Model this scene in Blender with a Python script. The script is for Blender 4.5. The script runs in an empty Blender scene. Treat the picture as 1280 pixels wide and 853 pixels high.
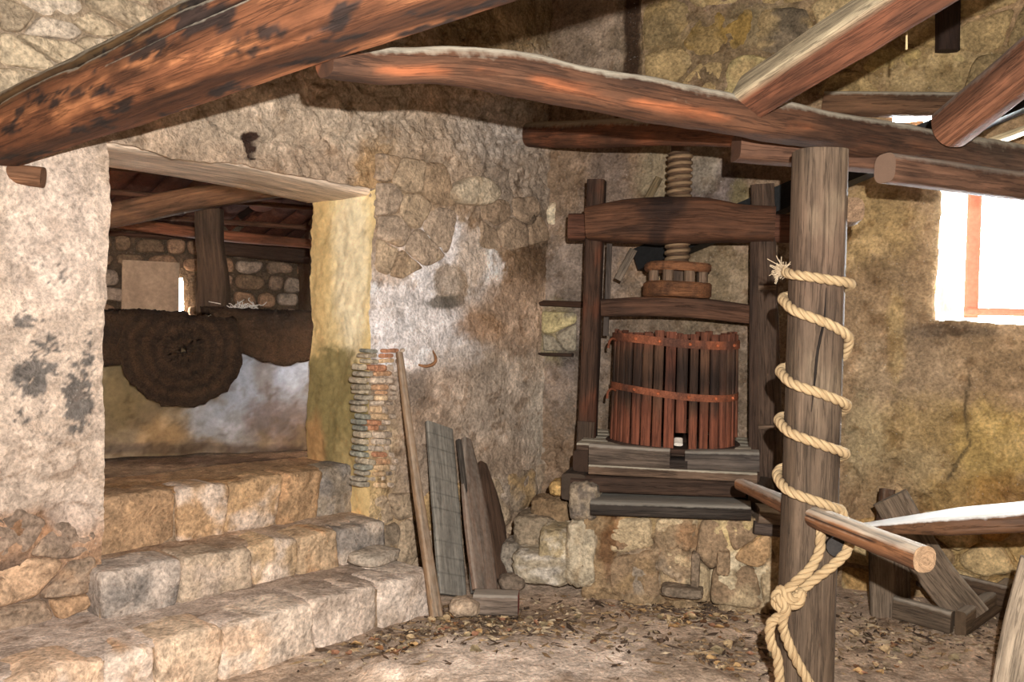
import bpy, math, random
import numpy as np
from mathutils import Matrix, Vector

scene = bpy.context.scene
COL = scene.collection
random.seed(7); RNG = np.random.default_rng(7)

# ------------------------------------------------------------------ camera
FPX, PITCH, ROLL, CAMH = 1100.0, math.radians(1.05), math.radians(1.4), 1.6
cF = np.array([0, math.cos(PITCH), -math.sin(PITCH)])
_R0 = np.array([1., 0, 0]); _U0 = np.array([0, math.sin(PITCH), math.cos(PITCH)])
cR = math.cos(ROLL)*_R0 + math.sin(ROLL)*_U0
cU = -math.sin(ROLL)*_R0 + math.cos(ROLL)*_U0
EYE = np.array([0, 0, CAMH])
cd = bpy.data.cameras.new('camera'); cam = bpy.data.objects.new('camera', cd); COL.objects.link(cam)
cd.sensor_width = 36; cd.lens = 36*FPX/1280; cd.clip_start = .05; cd.clip_end = 200
m = Matrix.Identity(4)
for i in range(3):
    m[i][0] = cR[i]; m[i][1] = cU[i]; m[i][2] = -cF[i]; m[i][3] = EYE[i]
cam.matrix_world = m
scene.camera = cam

# ------------------------------------------------------------------ light
W = bpy.data.worlds.new('World'); scene.world = W; W.use_nodes = True
bg = W.node_tree.nodes['Background']
bg.inputs['Color'].default_value = (.93, .97, 1, 1); bg.inputs['Strength'].default_value = 200.0

def area(name, loc, target, size, power, color=(1, 1, 1), shape='DISK', sizey=None, portal=False):
    l = bpy.data.lights.new(name, 'AREA'); l.shape = shape; l.size = size
    if sizey: l.size_y = sizey
    l.energy = power; l.color = color
    o = bpy.data.objects.new(name, l); COL.objects.link(o)
    o.location = loc
    o.rotation_euler = (Vector(target)-Vector(loc)).to_track_quat('-Z', 'Y').to_euler()
    if portal: l.cycles.is_portal = True
    return o
area('camera_flash', (.13, .0, 1.82), (-.1, 5, 1.7), .03, 330, (1, .965, .92))

vs = scene.view_settings
vs.view_transform = 'Standard'; vs.look = 'None'; vs.exposure = 0.0; vs.gamma = 1.0; vs.use_curve_mapping = False

# ------------------------------------------------------------------ pixel -> place
def ray(u, v): return cF*FPX + (u-640)*cR - (v-426.5)*cU
def P(u, v, d):
    r = ray(u, v); return EYE + r*(d/r[1])
def onz(u, v, z=0.):
    r = ray(u, v); return EYE + r*((z-CAMH)/r[2])
def onplane(u, v, p2, n2, off=0.):
    r = ray(u, v); t = (off + p2@n2)/(r[:2]@n2); return EYE + r*t
def proj(V):
    q = V-EYE; w = q@cF; w = np.where(w < .2, .2, w)
    return 640+FPX*(q@cR)/w, 426.5-FPX*(q@cU)/w
PL = np.array([-2.08, 3.95]); DL = np.array([.6649, .7469]); NL = np.array([.7469, -.6649])
def onL(u, v, n=0.): return onplane(u, v, PL, NL, n)
def Lp(s, n, z):
    q = PL+DL*s+NL*n; return np.array([q[0], q[1], z])
CB = PL+DL*3.50
DB = np.array([2.5, 5.45])-CB; DB /= np.linalg.norm(DB); NB = np.array([DB[1], -DB[0]])
def onB(u, v, n=0.): return onplane(u, v, CB, NB, n)
def Bp(t, n, z):
    q = CB+DB*t+NB*n; return np.array([q[0], q[1], z])
PP0 = np.array([.48, 5.75]); DP = np.array([.970, -.242]); NP = np.array([-.242, -.970])
def PP(u, v, off=0.): return onplane(u, v, PP0, NP, off)

# ------------------------------------------------------------------ noise
_perm = np.random.default_rng(3).permutation(256); _perm = np.concatenate([_perm, _perm, _perm])
_grad = np.random.default_rng(4).normal(size=(256, 3)); _grad /= np.linalg.norm(_grad, axis=1)[:, None]
def pn(p):
    p = np.asarray(p, float); i = np.floor(p).astype(int); f = p-i; i &= 255
    w = f*f*f*(f*(f*6-15)+10); r = 0
    for dx in (0, 1):
        for dy in (0, 1):
            for dz in (0, 1):
                g = _grad[_perm[_perm[_perm[(i[:, 0]+dx) & 255]+((i[:, 1]+dy) & 255)]+((i[:, 2]+dz) & 255)]]
                dot = g[:, 0]*(f[:, 0]-dx)+g[:, 1]*(f[:, 1]-dy)+g[:, 2]*(f[:, 2]-dz)
                r = r+dot*(w[:, 0] if dx else 1-w[:, 0])*(w[:, 1] if dy else 1-w[:, 1])*(w[:, 2] if dz else 1-w[:, 2])
    return r*1.6
def fbm(p, o=4, g=.5):
    a, s, t = 1., 0, 0; p = np.asarray(p, float)
    for k in range(o):
        s = s+a*pn(p*2**k+17.3*k); t += a; a *= g
    return s/t
def ss(a, b, x): 
    t = np.clip((x-a)/(b-a), 0, 1); return t*t*(3-2*t)
def c(r, g=None, b=None):
    v = np.array((r, g, b), float)/255
    return np.where(v <= .04045, v/12.92, ((v+.055)/1.055)**2.4)
def lerp(a, b, t):
    t = np.asarray(t)[:, None]; return a*(1-t)+b*t

# ------------------------------------------------------------------ materials
def mat(name):
    mm = bpy.data.materials.new(name); mm.use_nodes = True
    nt = mm.node_tree; return mm, nt, nt.nodes['Principled BSDF']
def N(nt, t, **k):
    n = nt.nodes.new(t)
    for a, b in k.items():
        if a in n.inputs.keys(): n.inputs[a].default_value = b
        else: setattr(n, a, b)
    return n
def ramp(nt, fac, stops):
    r = nt.nodes.new('ShaderNodeValToRGB'); e = r.color_ramp.elements
    while len(e) < len(stops): e.new(.5)
    for q, (p, v) in zip(e, stops):
        q.position = p; q.color = (v, v, v, 1) if not hasattr(v, '__len__') else tuple(v)+(1,)
    nt.links.new(fac, r.inputs[0]); return r.outputs[0]
def mixc(nt, a, b, fac, mode='MIX'):
    x = nt.nodes.new('ShaderNodeMix'); x.data_type = 'RGBA'; x.blend_type = mode
    for s, val in ((6, a), (7, b), (0, fac)):
        if hasattr(val, 'is_linked'): nt.links.new(val, x.inputs[s])
        elif s == 0: x.inputs[0].default_value = val
        else: x.inputs[s].default_value = tuple(val)+(1,)
    return x.outputs[2]
def mineral(name, fine=60, bump=.5, dist=.02, contrast=(.6, 1.32), rough=.95, speck=0.):
    """stone / plaster / earth: colour from the mesh, grain and relief here"""
    mm, nt, b = mat(name); L = nt.links.new
    at = N(nt, 'ShaderNodeAttribute', attribute_name='Col')
    pos = N(nt, 'ShaderNodeNewGeometry')
    n1 = N(nt, 'ShaderNodeTexNoise', Scale=fine, Detail=8., Roughness=.65); L(pos.outputs['Position'], n1.inputs['Vector'])
    n2 = N(nt, 'ShaderNodeTexNoise', Scale=fine*.17, Detail=9., Roughness=.7, Distortion=.6); L(pos.outputs['Position'], n2.inputs['Vector'])
    f1 = ramp(nt, n1.outputs[0], [(.32, contrast[0]), (.68, contrast[1])])
    f2 = ramp(nt, n2.outputs[0], [(.3, contrast[0]*.96), (.7, contrast[1])])
    cc = mixc(nt, at.outputs['Color'], f1, 1., 'MULTIPLY'); cc = mixc(nt, cc, f2, 1., 'MULTIPLY')
    if speck:
        n3 = N(nt, 'ShaderNodeTexNoise', Scale=fine*1.7, Detail=3.); L(pos.outputs['Position'], n3.inputs['Vector'])
        f3 = ramp(nt, n3.outputs[0], [(.66, 0.), (.74, speck)])
        cc = mixc(nt, cc, (.75, .72, .66), f3)
    L(cc, b.inputs['Base Color']); b.inputs['Roughness'].default_value = rough
    b.inputs['Specular IOR Level'].default_value = .2
    vo = N(nt, 'ShaderNodeTexVoronoi', Scale=fine*.45); L(pos.outputs['Position'], vo.inputs['Vector'])
    ad = N(nt, 'ShaderNodeMath', operation='MULTIPLY_ADD'); L(vo.outputs[0], ad.inputs[0]); ad.inputs[1].default_value = .25; L(n2.outputs[0], ad.inputs[2])
    ad2 = N(nt, 'ShaderNodeMath', operation='MULTIPLY_ADD'); L(n1.outputs[0], ad2.inputs[0]); ad2.inputs[1].default_value = .5; L(ad.outputs[0], ad2.inputs[2])
    bp = N(nt, 'ShaderNodeBump', Strength=bump, Distance=dist); L(ad2.outputs[0], bp.inputs['Height']); L(bp.outputs[0], b.inputs['Normal'])
    return mm
def wood(name, dust=0., dustcol=(.45, .40, .31), rough=.8, grain=(.62, 1.28), bump=.5, spec=.25):
    mm, nt, b = mat(name); L = nt.links.new
    at = N(nt, 'ShaderNodeAttribute', attribute_name='Col'); tc = N(nt, 'ShaderNodeAttribute', attribute_name='tc')
    mp = N(nt, 'ShaderNodeMapping', Scale=(3., 45., 45.)); L(tc.outputs['Vector'], mp.inputs['Vector'])
    g1 = N(nt, 'ShaderNodeTexNoise', Scale=1., Detail=7., Roughness=.65, Distortion=.4); L(mp.outputs[0], g1.inputs['Vector'])
    mp2 = N(nt, 'ShaderNodeMapping', Scale=(2.2, 9., 9.)); L(tc.outputs['Vector'], mp2.inputs['Vector'])
    g2 = N(nt, 'ShaderNodeTexNoise', Scale=1.5, Detail=6., Roughness=.7); L(mp2.outputs[0], g2.inputs['Vector'])
    f1 = ramp(nt, g1.outputs[0], [(.3, grain[0]), (.68, grain[1])]); f2 = ramp(nt, g2.outputs[0], [(.3, grain[0]), (.7, grain[1])])
    cc = mixc(nt, at.outputs['Color'], f1, 1., 'MULTIPLY'); cc = mixc(nt, cc, f2, 1., 'MULTIPLY')
    mp3 = N(nt, 'ShaderNodeMapping', Scale=(1.6, 38., 38.)); L(tc.outputs['Vector'], mp3.inputs['Vector'])
    g3 = N(nt, 'ShaderNodeTexNoise', Scale=1., Detail=6., Roughness=.6, Distortion=.5); L(mp3.outputs[0], g3.inputs['Vector'])
    f3 = ramp(nt, g3.outputs[0], [(.475, 1.), (.497, .22), (.512, .22), (.53, 1.)]); cc = mixc(nt, cc, f3, .5, 'MULTIPLY')
    if dust:
        ge = N(nt, 'ShaderNodeNewGeometry'); sx = N(nt, 'ShaderNodeSeparateXYZ'); L(ge.outputs['Normal'], sx.inputs[0])
        dn = N(nt, 'ShaderNodeTexNoise', Scale=30., Detail=5.); L(ge.outputs['Position'], dn.inputs['Vector'])
        ad = N(nt, 'ShaderNodeMath', operation='MULTIPLY_ADD'); L(dn.outputs[0], ad.inputs[0]); ad.inputs[1].default_value = .5; L(sx.outputs[2], ad.inputs[2])
        df = ramp(nt, ad.outputs[0], [(.45, 0.), (.85, dust)]); cc = mixc(nt, cc, dustcol, df)
    L(cc, b.inputs['Base Color']); b.inputs['Roughness'].default_value = rough; b.inputs['Specular IOR Level'].default_value = spec
    ad = N(nt, 'ShaderNodeMath', operation='ADD'); L(g1.outputs[0], ad.inputs[0]); L(f3, ad.inputs[1])
    bp = N(nt, 'ShaderNodeBump', Strength=bump, Distance=.012); L(ad.outputs[0], bp.inputs['Height']); L(bp.outputs[0], b.inputs['Normal'])
    return mm
M = {}
M['plaster'] = mineral('lime_plaster', 55, .95, .03, (.60, 1.33), speck=.35)
M['stone'] = mineral('rough_stone', 48, 1., .025, (.55, 1.38))
M['earth'] = mineral('packed_earth', 70, .9, .02, (.58, 1.36), speck=.2)
M['smooth'] = mineral('smooth_render', 30, .3, .01, (.8, 1.15))
M['wood'] = wood('old_timber')
M['wood_dusty'] = wood('dusty_timber', .85)
M['wood_worn'] = wood('worn_timber', .35, (.55, .50, .42))
M['wood_toplit'] = wood('toplit_timber', 1., (.88, .87, .84), rough=.45)  # upward faces whitened: window light painted in over pale dust
M['rust'] = mineral('rusty_iron', 90, .6, .006, (.6, 1.4), rough=.75)
M['iron'] = mineral('black_iron', 60, .3, .006, (.7, 1.3), rough=.55)
M['mat'] = mineral('woven_fibre', 130, 1., .02, (.45, 1.6))
M['leaf'] = mineral('dry_leaf', 90, .4, .004, (.7, 1.3), rough=.7)
M['clay'] = mineral('fired_clay', 60, .5, .01, (.6, 1.3))
def rope_mat():
    mm, nt, b = mat('hemp_rope'); L = nt.links.new
    at = N(nt, 'ShaderNodeAttribute', attribute_name='Col'); tc = N(nt, 'ShaderNodeAttribute', attribute_name='tc')
    mp = N(nt, 'ShaderNodeMapping', Scale=(14., 420., 420.)); L(tc.outputs['Vector'], mp.inputs['Vector'])
    g = N(nt, 'ShaderNodeTexNoise', Scale=1., Detail=4.); L(mp.outputs[0], g.inputs['Vector'])
    f = ramp(nt, g.outputs[0], [(.3, .7), (.7, 1.2)]); L(mixc(nt, at.outputs['Color'], f, 1., 'MULTIPLY'), b.inputs['Base Color'])
    b.inputs['Roughness'].default_value = .9
    bp = N(nt, 'ShaderNodeBump', Strength=.5, Distance=.004); L(g.outputs[0], bp.inputs['Height']); L(bp.outputs[0], b.inputs['Normal'])
    return mm
M['rope'] = rope_mat()
def paint_mat():
    mm, nt, b = mat('bloomed_red_paint'); L = nt.links.new
    ge = N(nt, 'ShaderNodeNewGeometry'); n = N(nt, 'ShaderNodeTexNoise', Scale=40., Detail=5.); L(ge.outputs['Position'], n.inputs['Vector'])
    L(mixc(nt, c(214, 104, 76), c(232, 142, 112), n.outputs[0]), b.inputs['Base Color']); b.inputs['Roughness'].default_value = .6  # red lightened to salmon, the window's bloom put into the colour
    return mm
M['red'] = paint_mat()
def glass_mat():
    mm, nt, b = mat('window_glass'); L = nt.links.new
    tr = N(nt, 'ShaderNodeBsdfTransparent'); tr.inputs[0].default_value = (.96, .98, .98, 1)
    gl = N(nt, 'ShaderNodeBsdfGlossy', Roughness=.03); fr = N(nt, 'ShaderNodeFresnel', IOR=1.45)
    mx = N(nt, 'ShaderNodeMixShader'); L(fr.outputs[0], mx.inputs[0]); L(tr.outputs[0], mx.inputs[1]); L(gl.outputs[0], mx.inputs[2])
    L(mx.outputs[0], nt.nodes['Material Output'].inputs['Surface']); return mm
M['glass'] = glass_mat()

# ------------------------------------------------------------------ objects
ORG = {}
def put(name, V, F, mt, parent=None, col=None, tc=None, smooth=True, **props):
    V = np.asarray(V, float)
    o0 = np.array([(V[:, 0].min()+V[:, 0].max())/2, (V[:, 1].min()+V[:, 1].max())/2, V[:, 2].min()])
    me = bpy.data.meshes.new(name)
    me.from_pydata((V-o0).tolist(), [], F if isinstance(F, list) else F.tolist())
    if smooth: me.polygons.foreach_set('use_smooth', np.ones(len(me.polygons), bool))
    if col is not None:
        col = np.broadcast_to(np.asarray(col, float), (len(V), 3))
        a = me.attributes.new('Col', 'FLOAT_COLOR', 'POINT')
        a.data.foreach_set('color', np.hstack([np.clip(col, 0, 1), np.ones((len(V), 1))]).ravel().astype(np.float32))
    if tc is not None:
        a = me.attributes.new('tc', 'FLOAT_VECTOR', 'POINT'); a.data.foreach_set('vector', np.asarray(tc, np.float32).ravel())
    me.materials.append(M[mt] if isinstance(mt, str) else mt); me.update()
    o = bpy.data.objects.new(name, me); COL.objects.link(o)
    link(o, o0, parent, props); return o
def link(o, o0, parent, props):
    ORG[o.name] = np.asarray(o0, float)
    if parent is not None:
        o.parent = parent; o.location = ORG[o.name]-ORG[parent.name]
    else: o.location = o0
    for k, v in props.items():
        if v is not None: o[k] = v
def thing(name, loc, label, category, group=None):
    o = bpy.data.objects.new(name, None); COL.objects.link(o); o.empty_display_size = .1
    link(o, np.asarray(loc, float), None, dict(label=label, category=category, group=group)); return o
def struct_root(name, loc, label=None):
    o = bpy.data.objects.new(name, None); COL.objects.link(o); link(o, np.asarray(loc, float), None, dict(kind='structure', label=label)); return o

def resample(pts, step):
    pts = np.asarray(pts, float)
    if len(pts) > 2:
        q = np.vstack([2*pts[0]-pts[1], pts, 2*pts[-1]-pts[-2]]); out = []
        for i in range(1, len(q)-2):
            p0, p1, p2, p3 = q[i-1:i+3]
            for t in np.linspace(0, 1, 24, endpoint=False):
                out.append(.5*((2*p1)+(p2-p0)*t+(2*p0-5*p1+4*p2-p3)*t*t+(3*p1-p0-3*p2+p3)*t**3))
        pts = np.vstack([out, pts[-1:]])
    d = np.concatenate([[0], np.cumsum(np.linalg.norm(np.diff(pts, axis=0), axis=1))])
    n = max(2, int(d[-1]/step)+1); s = np.linspace(0, d[-1], n)
    return np.stack([np.interp(s, d, pts[:, k]) for k in range(3)], 1), s
def sweep(pts, w, h, p=4., n=24, step=.04, up=(0, 0, 1), amp=.006, fr=5., seed=0., long=.25, twist=0., sec=None, cap=True, cracks=()):
    """timber, bar or board swept along a path: returns V, F, tc, (along 0..1, section angle, is cap)"""
    X, s = resample(pts, step); T = np.gradient(X, axis=0); T /= np.linalg.norm(T, axis=1)[:, None]
    up = np.asarray(up, float); S = np.cross(T, up); S /= np.linalg.norm(S, axis=1)[:, None]; U = np.cross(S, T)
    t = s/s[-1]; tt = np.linspace(0, 1, len(np.atleast_1d(w))); w = np.interp(t, tt, np.atleast_1d(w)) if np.ndim(w) else np.full(len(t), w)
    tt = np.linspace(0, 1, len(np.atleast_1d(h))); h = np.interp(t, tt, np.atleast_1d(h)) if np.ndim(h) else np.full(len(t), h)
    if sec is None:
        a = np.arange(n)/n*2*math.pi; rho = (np.abs(np.cos(a))**p+np.abs(np.sin(a))**p)**(-1/p)
        sx, sy = rho*np.cos(a)*.5, rho*np.sin(a)*.5
    else:
        sx, sy = np.array(sec, float).T; n = len(sx); a = np.arctan2(sy, sx)
    ca, sa = np.cos(twist), np.sin(twist)
    lx = sx[None]*w[:, None]; ly = sy[None]*h[:, None]
    x = lx*ca-ly*sa; y = lx*sa+ly*ca
    tc = np.stack([np.broadcast_to(s[:, None], x.shape)+seed*7.31, lx+seed, ly+seed*.37], -1)
    rad = np.stack([x, y], -1); rn = rad/(np.linalg.norm(rad, axis=-1, keepdims=True)+1e-9)
    nz = fbm((tc*np.array([fr*long, fr, fr])).reshape(-1, 3), 4).reshape(x.shape)
    ck = np.zeros(x.shape)
    for (t0, wd, dp, a0, a1) in cracks:
        wand = t0+.10*pn(np.stack([s*2.3+seed, s*0+t0, s*0], -1))+.04*pn(np.stack([s*11+seed, s*0+t0, s*0], -1))
        da = (a[None]-wand[:, None]+math.pi) % (2*math.pi)-math.pi
        ck = np.maximum(ck, np.exp(-(da/wd)**2)*(ss(a0, a0+.06, t)*ss(a1, a1-.06, t))[:, None]*dp)
    x = x+rn[..., 0]*(nz*amp-ck); y = y+rn[..., 1]*(nz*amp-ck)
    V = X[:, None]+S[:, None]*x[..., None]+U[:, None]*y[..., None]
    m_ = len(X); idx = np.arange(m_*n).reshape(m_, n)
    F = np.stack([idx[:-1], np.roll(idx[:-1], -1, 1), np.roll(idx[1:], -1, 1), idx[1:]], -1).reshape(-1, 4)
    V = V.reshape(-1, 3); tc = tc.reshape(-1, 3); al = np.repeat(t, n); th = np.tile(a, m_); cp = np.zeros(len(V)); ck = ck.reshape(-1)
    F = F.tolist()
    if cap:
        for e, ri in ((0, 0), (1, m_-1)):
            k = len(V); ring = V[ri*n:(ri+1)*n]; cen = ring.mean(0)
            V = np.vstack([V, ring, cen]); tc = np.vstack([tc, tc[ri*n:(ri+1)*n]*[1, 3, 3], tc[ri*n:(ri+1)*n].mean(0)])
            al = np.append(al, np.full(n+1, e)); th = np.append(th, np.append(a, 0)); ck = np.append(ck, np.zeros(n+1)); cp = np.append(cp, np.ones(n+1))
            for j in range(n):
                F.append([k+j, k+n, k+(j+1) % n] if e else [k+(j+1) % n, k+n, k+j])
                F[-1] = F[-1][::-1]
    return V, F, tc, (al, th, cp, ck)
def timber(name, pts, w, h, col, mt='wood', parent=None, var=.5, dark=c(52, 38, 28), alt=None, seed=None, endcol=None, colf=None, props=None, val=.8, **k):
    seed = random.random()*50 if seed is None else seed
    V, F, tc, (al, th, cp, ck) = sweep(pts, w, h, seed=seed, **k)
    col = np.broadcast_to(np.asarray(col, float), (len(V), 3)).copy()
    q = fbm(tc*[2.2, 7, 7]+11, 4)
    if alt is not None: col = lerp(col, np.asarray(alt), ss(.0, .3, fbm(tc*[2.6, 6, 6]+5, 4)))
    col = lerp(col, np.asarray(dark), var*ss(.02, .3, q))
    if colf is not None: col = colf(col, V, tc, al, th)
    if endcol is not None: col = lerp(col, np.asarray(endcol), cp)
    g_ = col@np.array([.3, .55, .15]); col = (col*.88+g_[:, None]*.12)*np.array([1., .955, .955])*val
    if ck.max() > 0: col = lerp(col, c(30, 22, 17), ss(.15, .7, ck/ck.max()))
    return put(name, V, F, mt, parent, col, tc, **(props or {}))
def tag(label, category, group=None): return dict(label=label, category=category, group=group)

def cubesphere(n):
    g = np.linspace(-1, 1, n+1); vs_, F, key = [], [], {}
    for ax in range(3):
        for sg in (-1, 1):
            ids = np.zeros((n+1, n+1), int)
            for i in range(n+1):
                for j in range(n+1):
                    q = [0, 0, 0]; q[ax] = sg; q[(ax+1) % 3] = g[i]; q[(ax+2) % 3] = g[j]
                    kk = tuple(np.round(q, 5))
                    if kk not in key: key[kk] = len(vs_); vs_.append(q)
                    ids[i, j] = key[kk]
            for i in range(n):
                for j in range(n):
                    f = [ids[i, j], ids[i+1, j], ids[i+1, j+1], ids[i, j+1]]; F.append(f if sg > 0 else f[::-1])
    return np.array(vs_, float), F
_CS = {n: cubesphere(n) for n in (2, 3, 5, 8, 14)}
def rock(name, cen, size, axes, col, parent=None, n=5, p=5., amp=.09, fr=1.6, mt='stone', alt=None, seed=None, props=None):
    """stone: rounded block of given size along three axes, knocked about by noise"""
    seed = random.random()*90 if seed is None else seed
    V, F = _CS[n]; V = V.copy()
    V /= (np.abs(V)**p).sum(1, keepdims=True)**(1/p)
    d = np.stack([fbm(V*fr+seed+k*13.7, 3) for k in range(3)], 1); V = V+d*amp*2
    size = np.asarray(size, float)/2; A = np.asarray(axes, float)
    Wd = np.asarray(cen)+(V*size)@A
    cc = np.broadcast_to(np.asarray(col, float), (len(V), 3))
    if alt is not None: cc = lerp(cc, np.asarray(alt), ss(-.05, .3, fbm(V*1.7+seed*2, 3)))
    cc = np.minimum(cc*(1+.25*fbm(V*3+seed, 3))[:, None]*np.array([1.12, 1.05, 1.02]), .95)
    return put(name, Wd, F, mt, parent, cc, **(props or {}))
AX_L = np.array([[DL[0], DL[1], 0], [NL[0], NL[1], 0], [0, 0, 1]])
AX_B = np.array([[DB[0], DB[1], 0], [NB[0], NB[1], 0], [0, 0, 1]])
AX_P = np.array([[DP[0], DP[1], 0], [NP[0], NP[1], 0], [0, 0, 1]])
AX_W = np.eye(3)
def rotax(A, ang, k=1):
    """turn a frame by ang about its own axis k"""
    Q = np.array(Matrix.Rotation(ang, 3, Vector(A[k]))); return (Q@A.T).T

PLANES = dict(L=(PL, DL, NL), B=(CB, DB, NB), P=(PP0, DP, NP))
def clip(poly, p0, n):
    out = []
    for i in range(len(poly)):
        a, b = poly[i], poly[(i+1) % len(poly)]; da, db = (a-p0)@n, (b-p0)@n
        if da <= 0: out.append(a)
        if da*db < 0: out.append(a+(b-a)*(da/(da-db)))
    return out
def polystone(name, poly, plane, off, depth, bulge, col, parent, joint=.008, m_=36, flat=.6, rough=.012, alt=None, mt='stone', edge=.012):
    """one stone of a wall: an irregular polygon on the wall plane, domed, with a knocked-about face and sides going back into the wall"""
    p0, d, nn = PLANES[plane]; poly = np.array(poly, float); cen = poly.mean(0); seed = random.random()*60
    nx = np.roll(poly, -1, 0); seg = np.linalg.norm(nx-poly, axis=1); cum = np.concatenate([[0], np.cumsum(seg)]); per = cum[-1]
    if per < .05: return None
    t = (np.arange(m_)+.5)/m_*per; i = np.searchsorted(cum, t, side='right')-1; i = np.clip(i, 0, len(poly)-1); f = ((t-cum[i])/seg[i])[:, None]
    ring = poly[i]*(1-f)+nx[i]*f
    for _ in range(2): ring = .5*ring+.25*(np.roll(ring, 1, 0)+np.roll(ring, -1, 0))
    rad = np.linalg.norm(ring-cen, axis=1, keepdims=True); ring = cen+(ring-cen)*np.clip((rad-joint)/rad, .2, 1)
    q = np.hstack([ring, ring[:, :1]*0+seed]); ring = ring+edge*np.stack([fbm(q*7, 3), fbm(q*7+9, 3)], 1)
    fr = [(0, 1), (.3, 1), (.55, 1), (.75, .98), (.88, .9), (.96, flat), (1., .15)]
    P2, hh = [], []
    for k, g in fr[1:]: P2.append(cen+(ring-cen)*k); hh.append(np.full(m_, g*bulge))
    P2 = np.vstack([cen[None]]+P2+[cen+(ring-cen)*.98]); hh = np.concatenate([[bulge]]+hh+[np.full(m_, -depth)])
    q = np.hstack([P2, P2[:, :1]*0+seed]); inn = np.concatenate([np.ones(1+6*m_), np.zeros(m_)])
    hh = hh+inn*rough*(1.3*fbm(q*4.5, 3)+.8*fbm(q*15, 3))+inn*bulge*.5*((P2-cen)@RNG.normal(size=2)*1.2)
    V = np.stack([p0[0]+d[0]*P2[:, 0]+nn[0]*(off+hh), p0[1]+d[1]*P2[:, 0]+nn[1]*(off+hh), P2[:, 1]], -1)
    F = [[0, 1+j, 1+(j+1) % m_] for j in range(m_)]
    for k in range(6):
        a0, b0 = 1+k*m_, 1+(k+1)*m_
        F += [[a0+j, b0+j, b0+(j+1) % m_, a0+(j+1) % m_] for j in range(m_)]
    cc = np.broadcast_to(np.asarray(col, float), (len(V), 3))
    if alt is not None: cc = lerp(cc, np.asarray(alt), .85*ss(-.02, .22, fbm(q*5+3, 4)))
    cc = np.minimum(cc*(1+.3*fbm(q*9, 3))[:, None]*np.array([1.14, 1.06, 1.03]), .95)
    return put(name, V, F, mt, parent, cc)
def cells(seeds, region, plane, off, depth, bulge, cols, parent, asp=1.3, name='stone', px=True, **k):
    p0, d, nn = PLANES[plane]
    def conv(u, v):
        q = onplane(u, v, p0, nn, off); return np.array([(q[:2]-p0)@d, q[2]])
    sd = [conv(*q[:2]) if px else np.array(q[:2]) for q in seeds]; rg = [conv(*q) if px else np.array(q, float) for q in region]
    Mx = np.array([1., asp])
    for i, a in enumerate(sd):
        poly = [q*Mx for q in rg]; a_ = a*Mx
        for j, b in enumerate(sd):
            if i == j: continue
            b_2 = b*Mx; poly = clip(poly, (a_+b_2)/2, b_2-a_)
            if len(poly) < 3: break
        if len(poly) < 3: continue
        poly = [q/Mx for q in poly]; cc = seeds[i][2] if len(seeds[i]) > 2 else random.choice(cols)
        polystone(name, poly, plane, off+random.uniform(-.008, .008), depth, bulge*random.uniform(.7, 1.2), cc, parent, alt=random.choice(cols) if random.random() < .5 else None, **k)
def blobs(V, base, layers, warp=.17, wf=5., mottle=.75):
    """stains, plaster patches and painted shade: each (u, v, ru, rv, colour, strength[, softness]) lies where that pixel meets the surface"""
    u, v = proj(V); col = np.broadcast_to(np.asarray(base, float), (len(V), 3)).copy()
    w1 = fbm(V*wf, 4); w2 = fbm(V*wf*2.7+31, 3); w3 = fbm(V*wf*7+9, 3)
    for l in layers:
        uu, vv, ru, rv, cc, st = l[:6]; so = l[6] if len(l) > 6 else .35
        d = np.sqrt(((u-uu)/ru)**2+((v-vv)/rv)**2)+warp*(1.7*w1+1.5*w2+1.2*w3)
        col = lerp(col, cc, st*(1-ss(1-so, 1+so, d)))
    if np.any(mottle):
        a_, b_ = fbm(V*4.2+81, 6, .62), fbm(V*7.7+23, 6, .65); c_ = fbm(V*1.6+55, 4)
        pale = np.minimum(col*1.28+.03, 1); col = lerp(col, pale, mottle*ss(.10, .17, a_)); col = lerp(col, col*np.array([.62, .56, .50]), mottle*ss(.14, .24, b_))
        col = lerp(col, col*np.array([.74, .70, .64]), mottle*ss(.18, .10, np.abs(a_-.02)*8+.05)*.5); col = col*(1+(.28*c_+.2*a_)*(mottle/.75))[:, None]*np.array([1.02, .965, .96])
    return col
def dseg(u, v, pts):
    d = np.full(u.shape, 1e9)
    for (x0, y0), (x1, y1) in zip(pts[:-1], pts[1:]):
        dx, dy = x1-x0, y1-y0; t = np.clip(((u-x0)*dx+(v-y0)*dy)/(dx*dx+dy*dy+1e-9), 0, 1)
        d = np.minimum(d, np.hypot(u-x0-t*dx, v-y0-t*dy))
    return d
def grid(a, b):
    A, B = np.meshgrid(a, b, indexing='ij'); n, m_ = A.shape
    idx = np.arange(n*m_).reshape(n, m_)
    F = np.stack([idx[:-1, :-1], idx[1:, :-1], idx[1:, 1:], idx[:-1, 1:]], -1)
    return A, B, F
def wobble(V, a=.030, b=.012, cfine=.005):
    d = np.stack([a*fbm(V*1.7+k*9.1, 3)+b*fbm(V*6.3+k*5.7+40, 3)+cfine*fbm(V*23+k*3.3, 2) for k in range(3)], 1); return d

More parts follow.
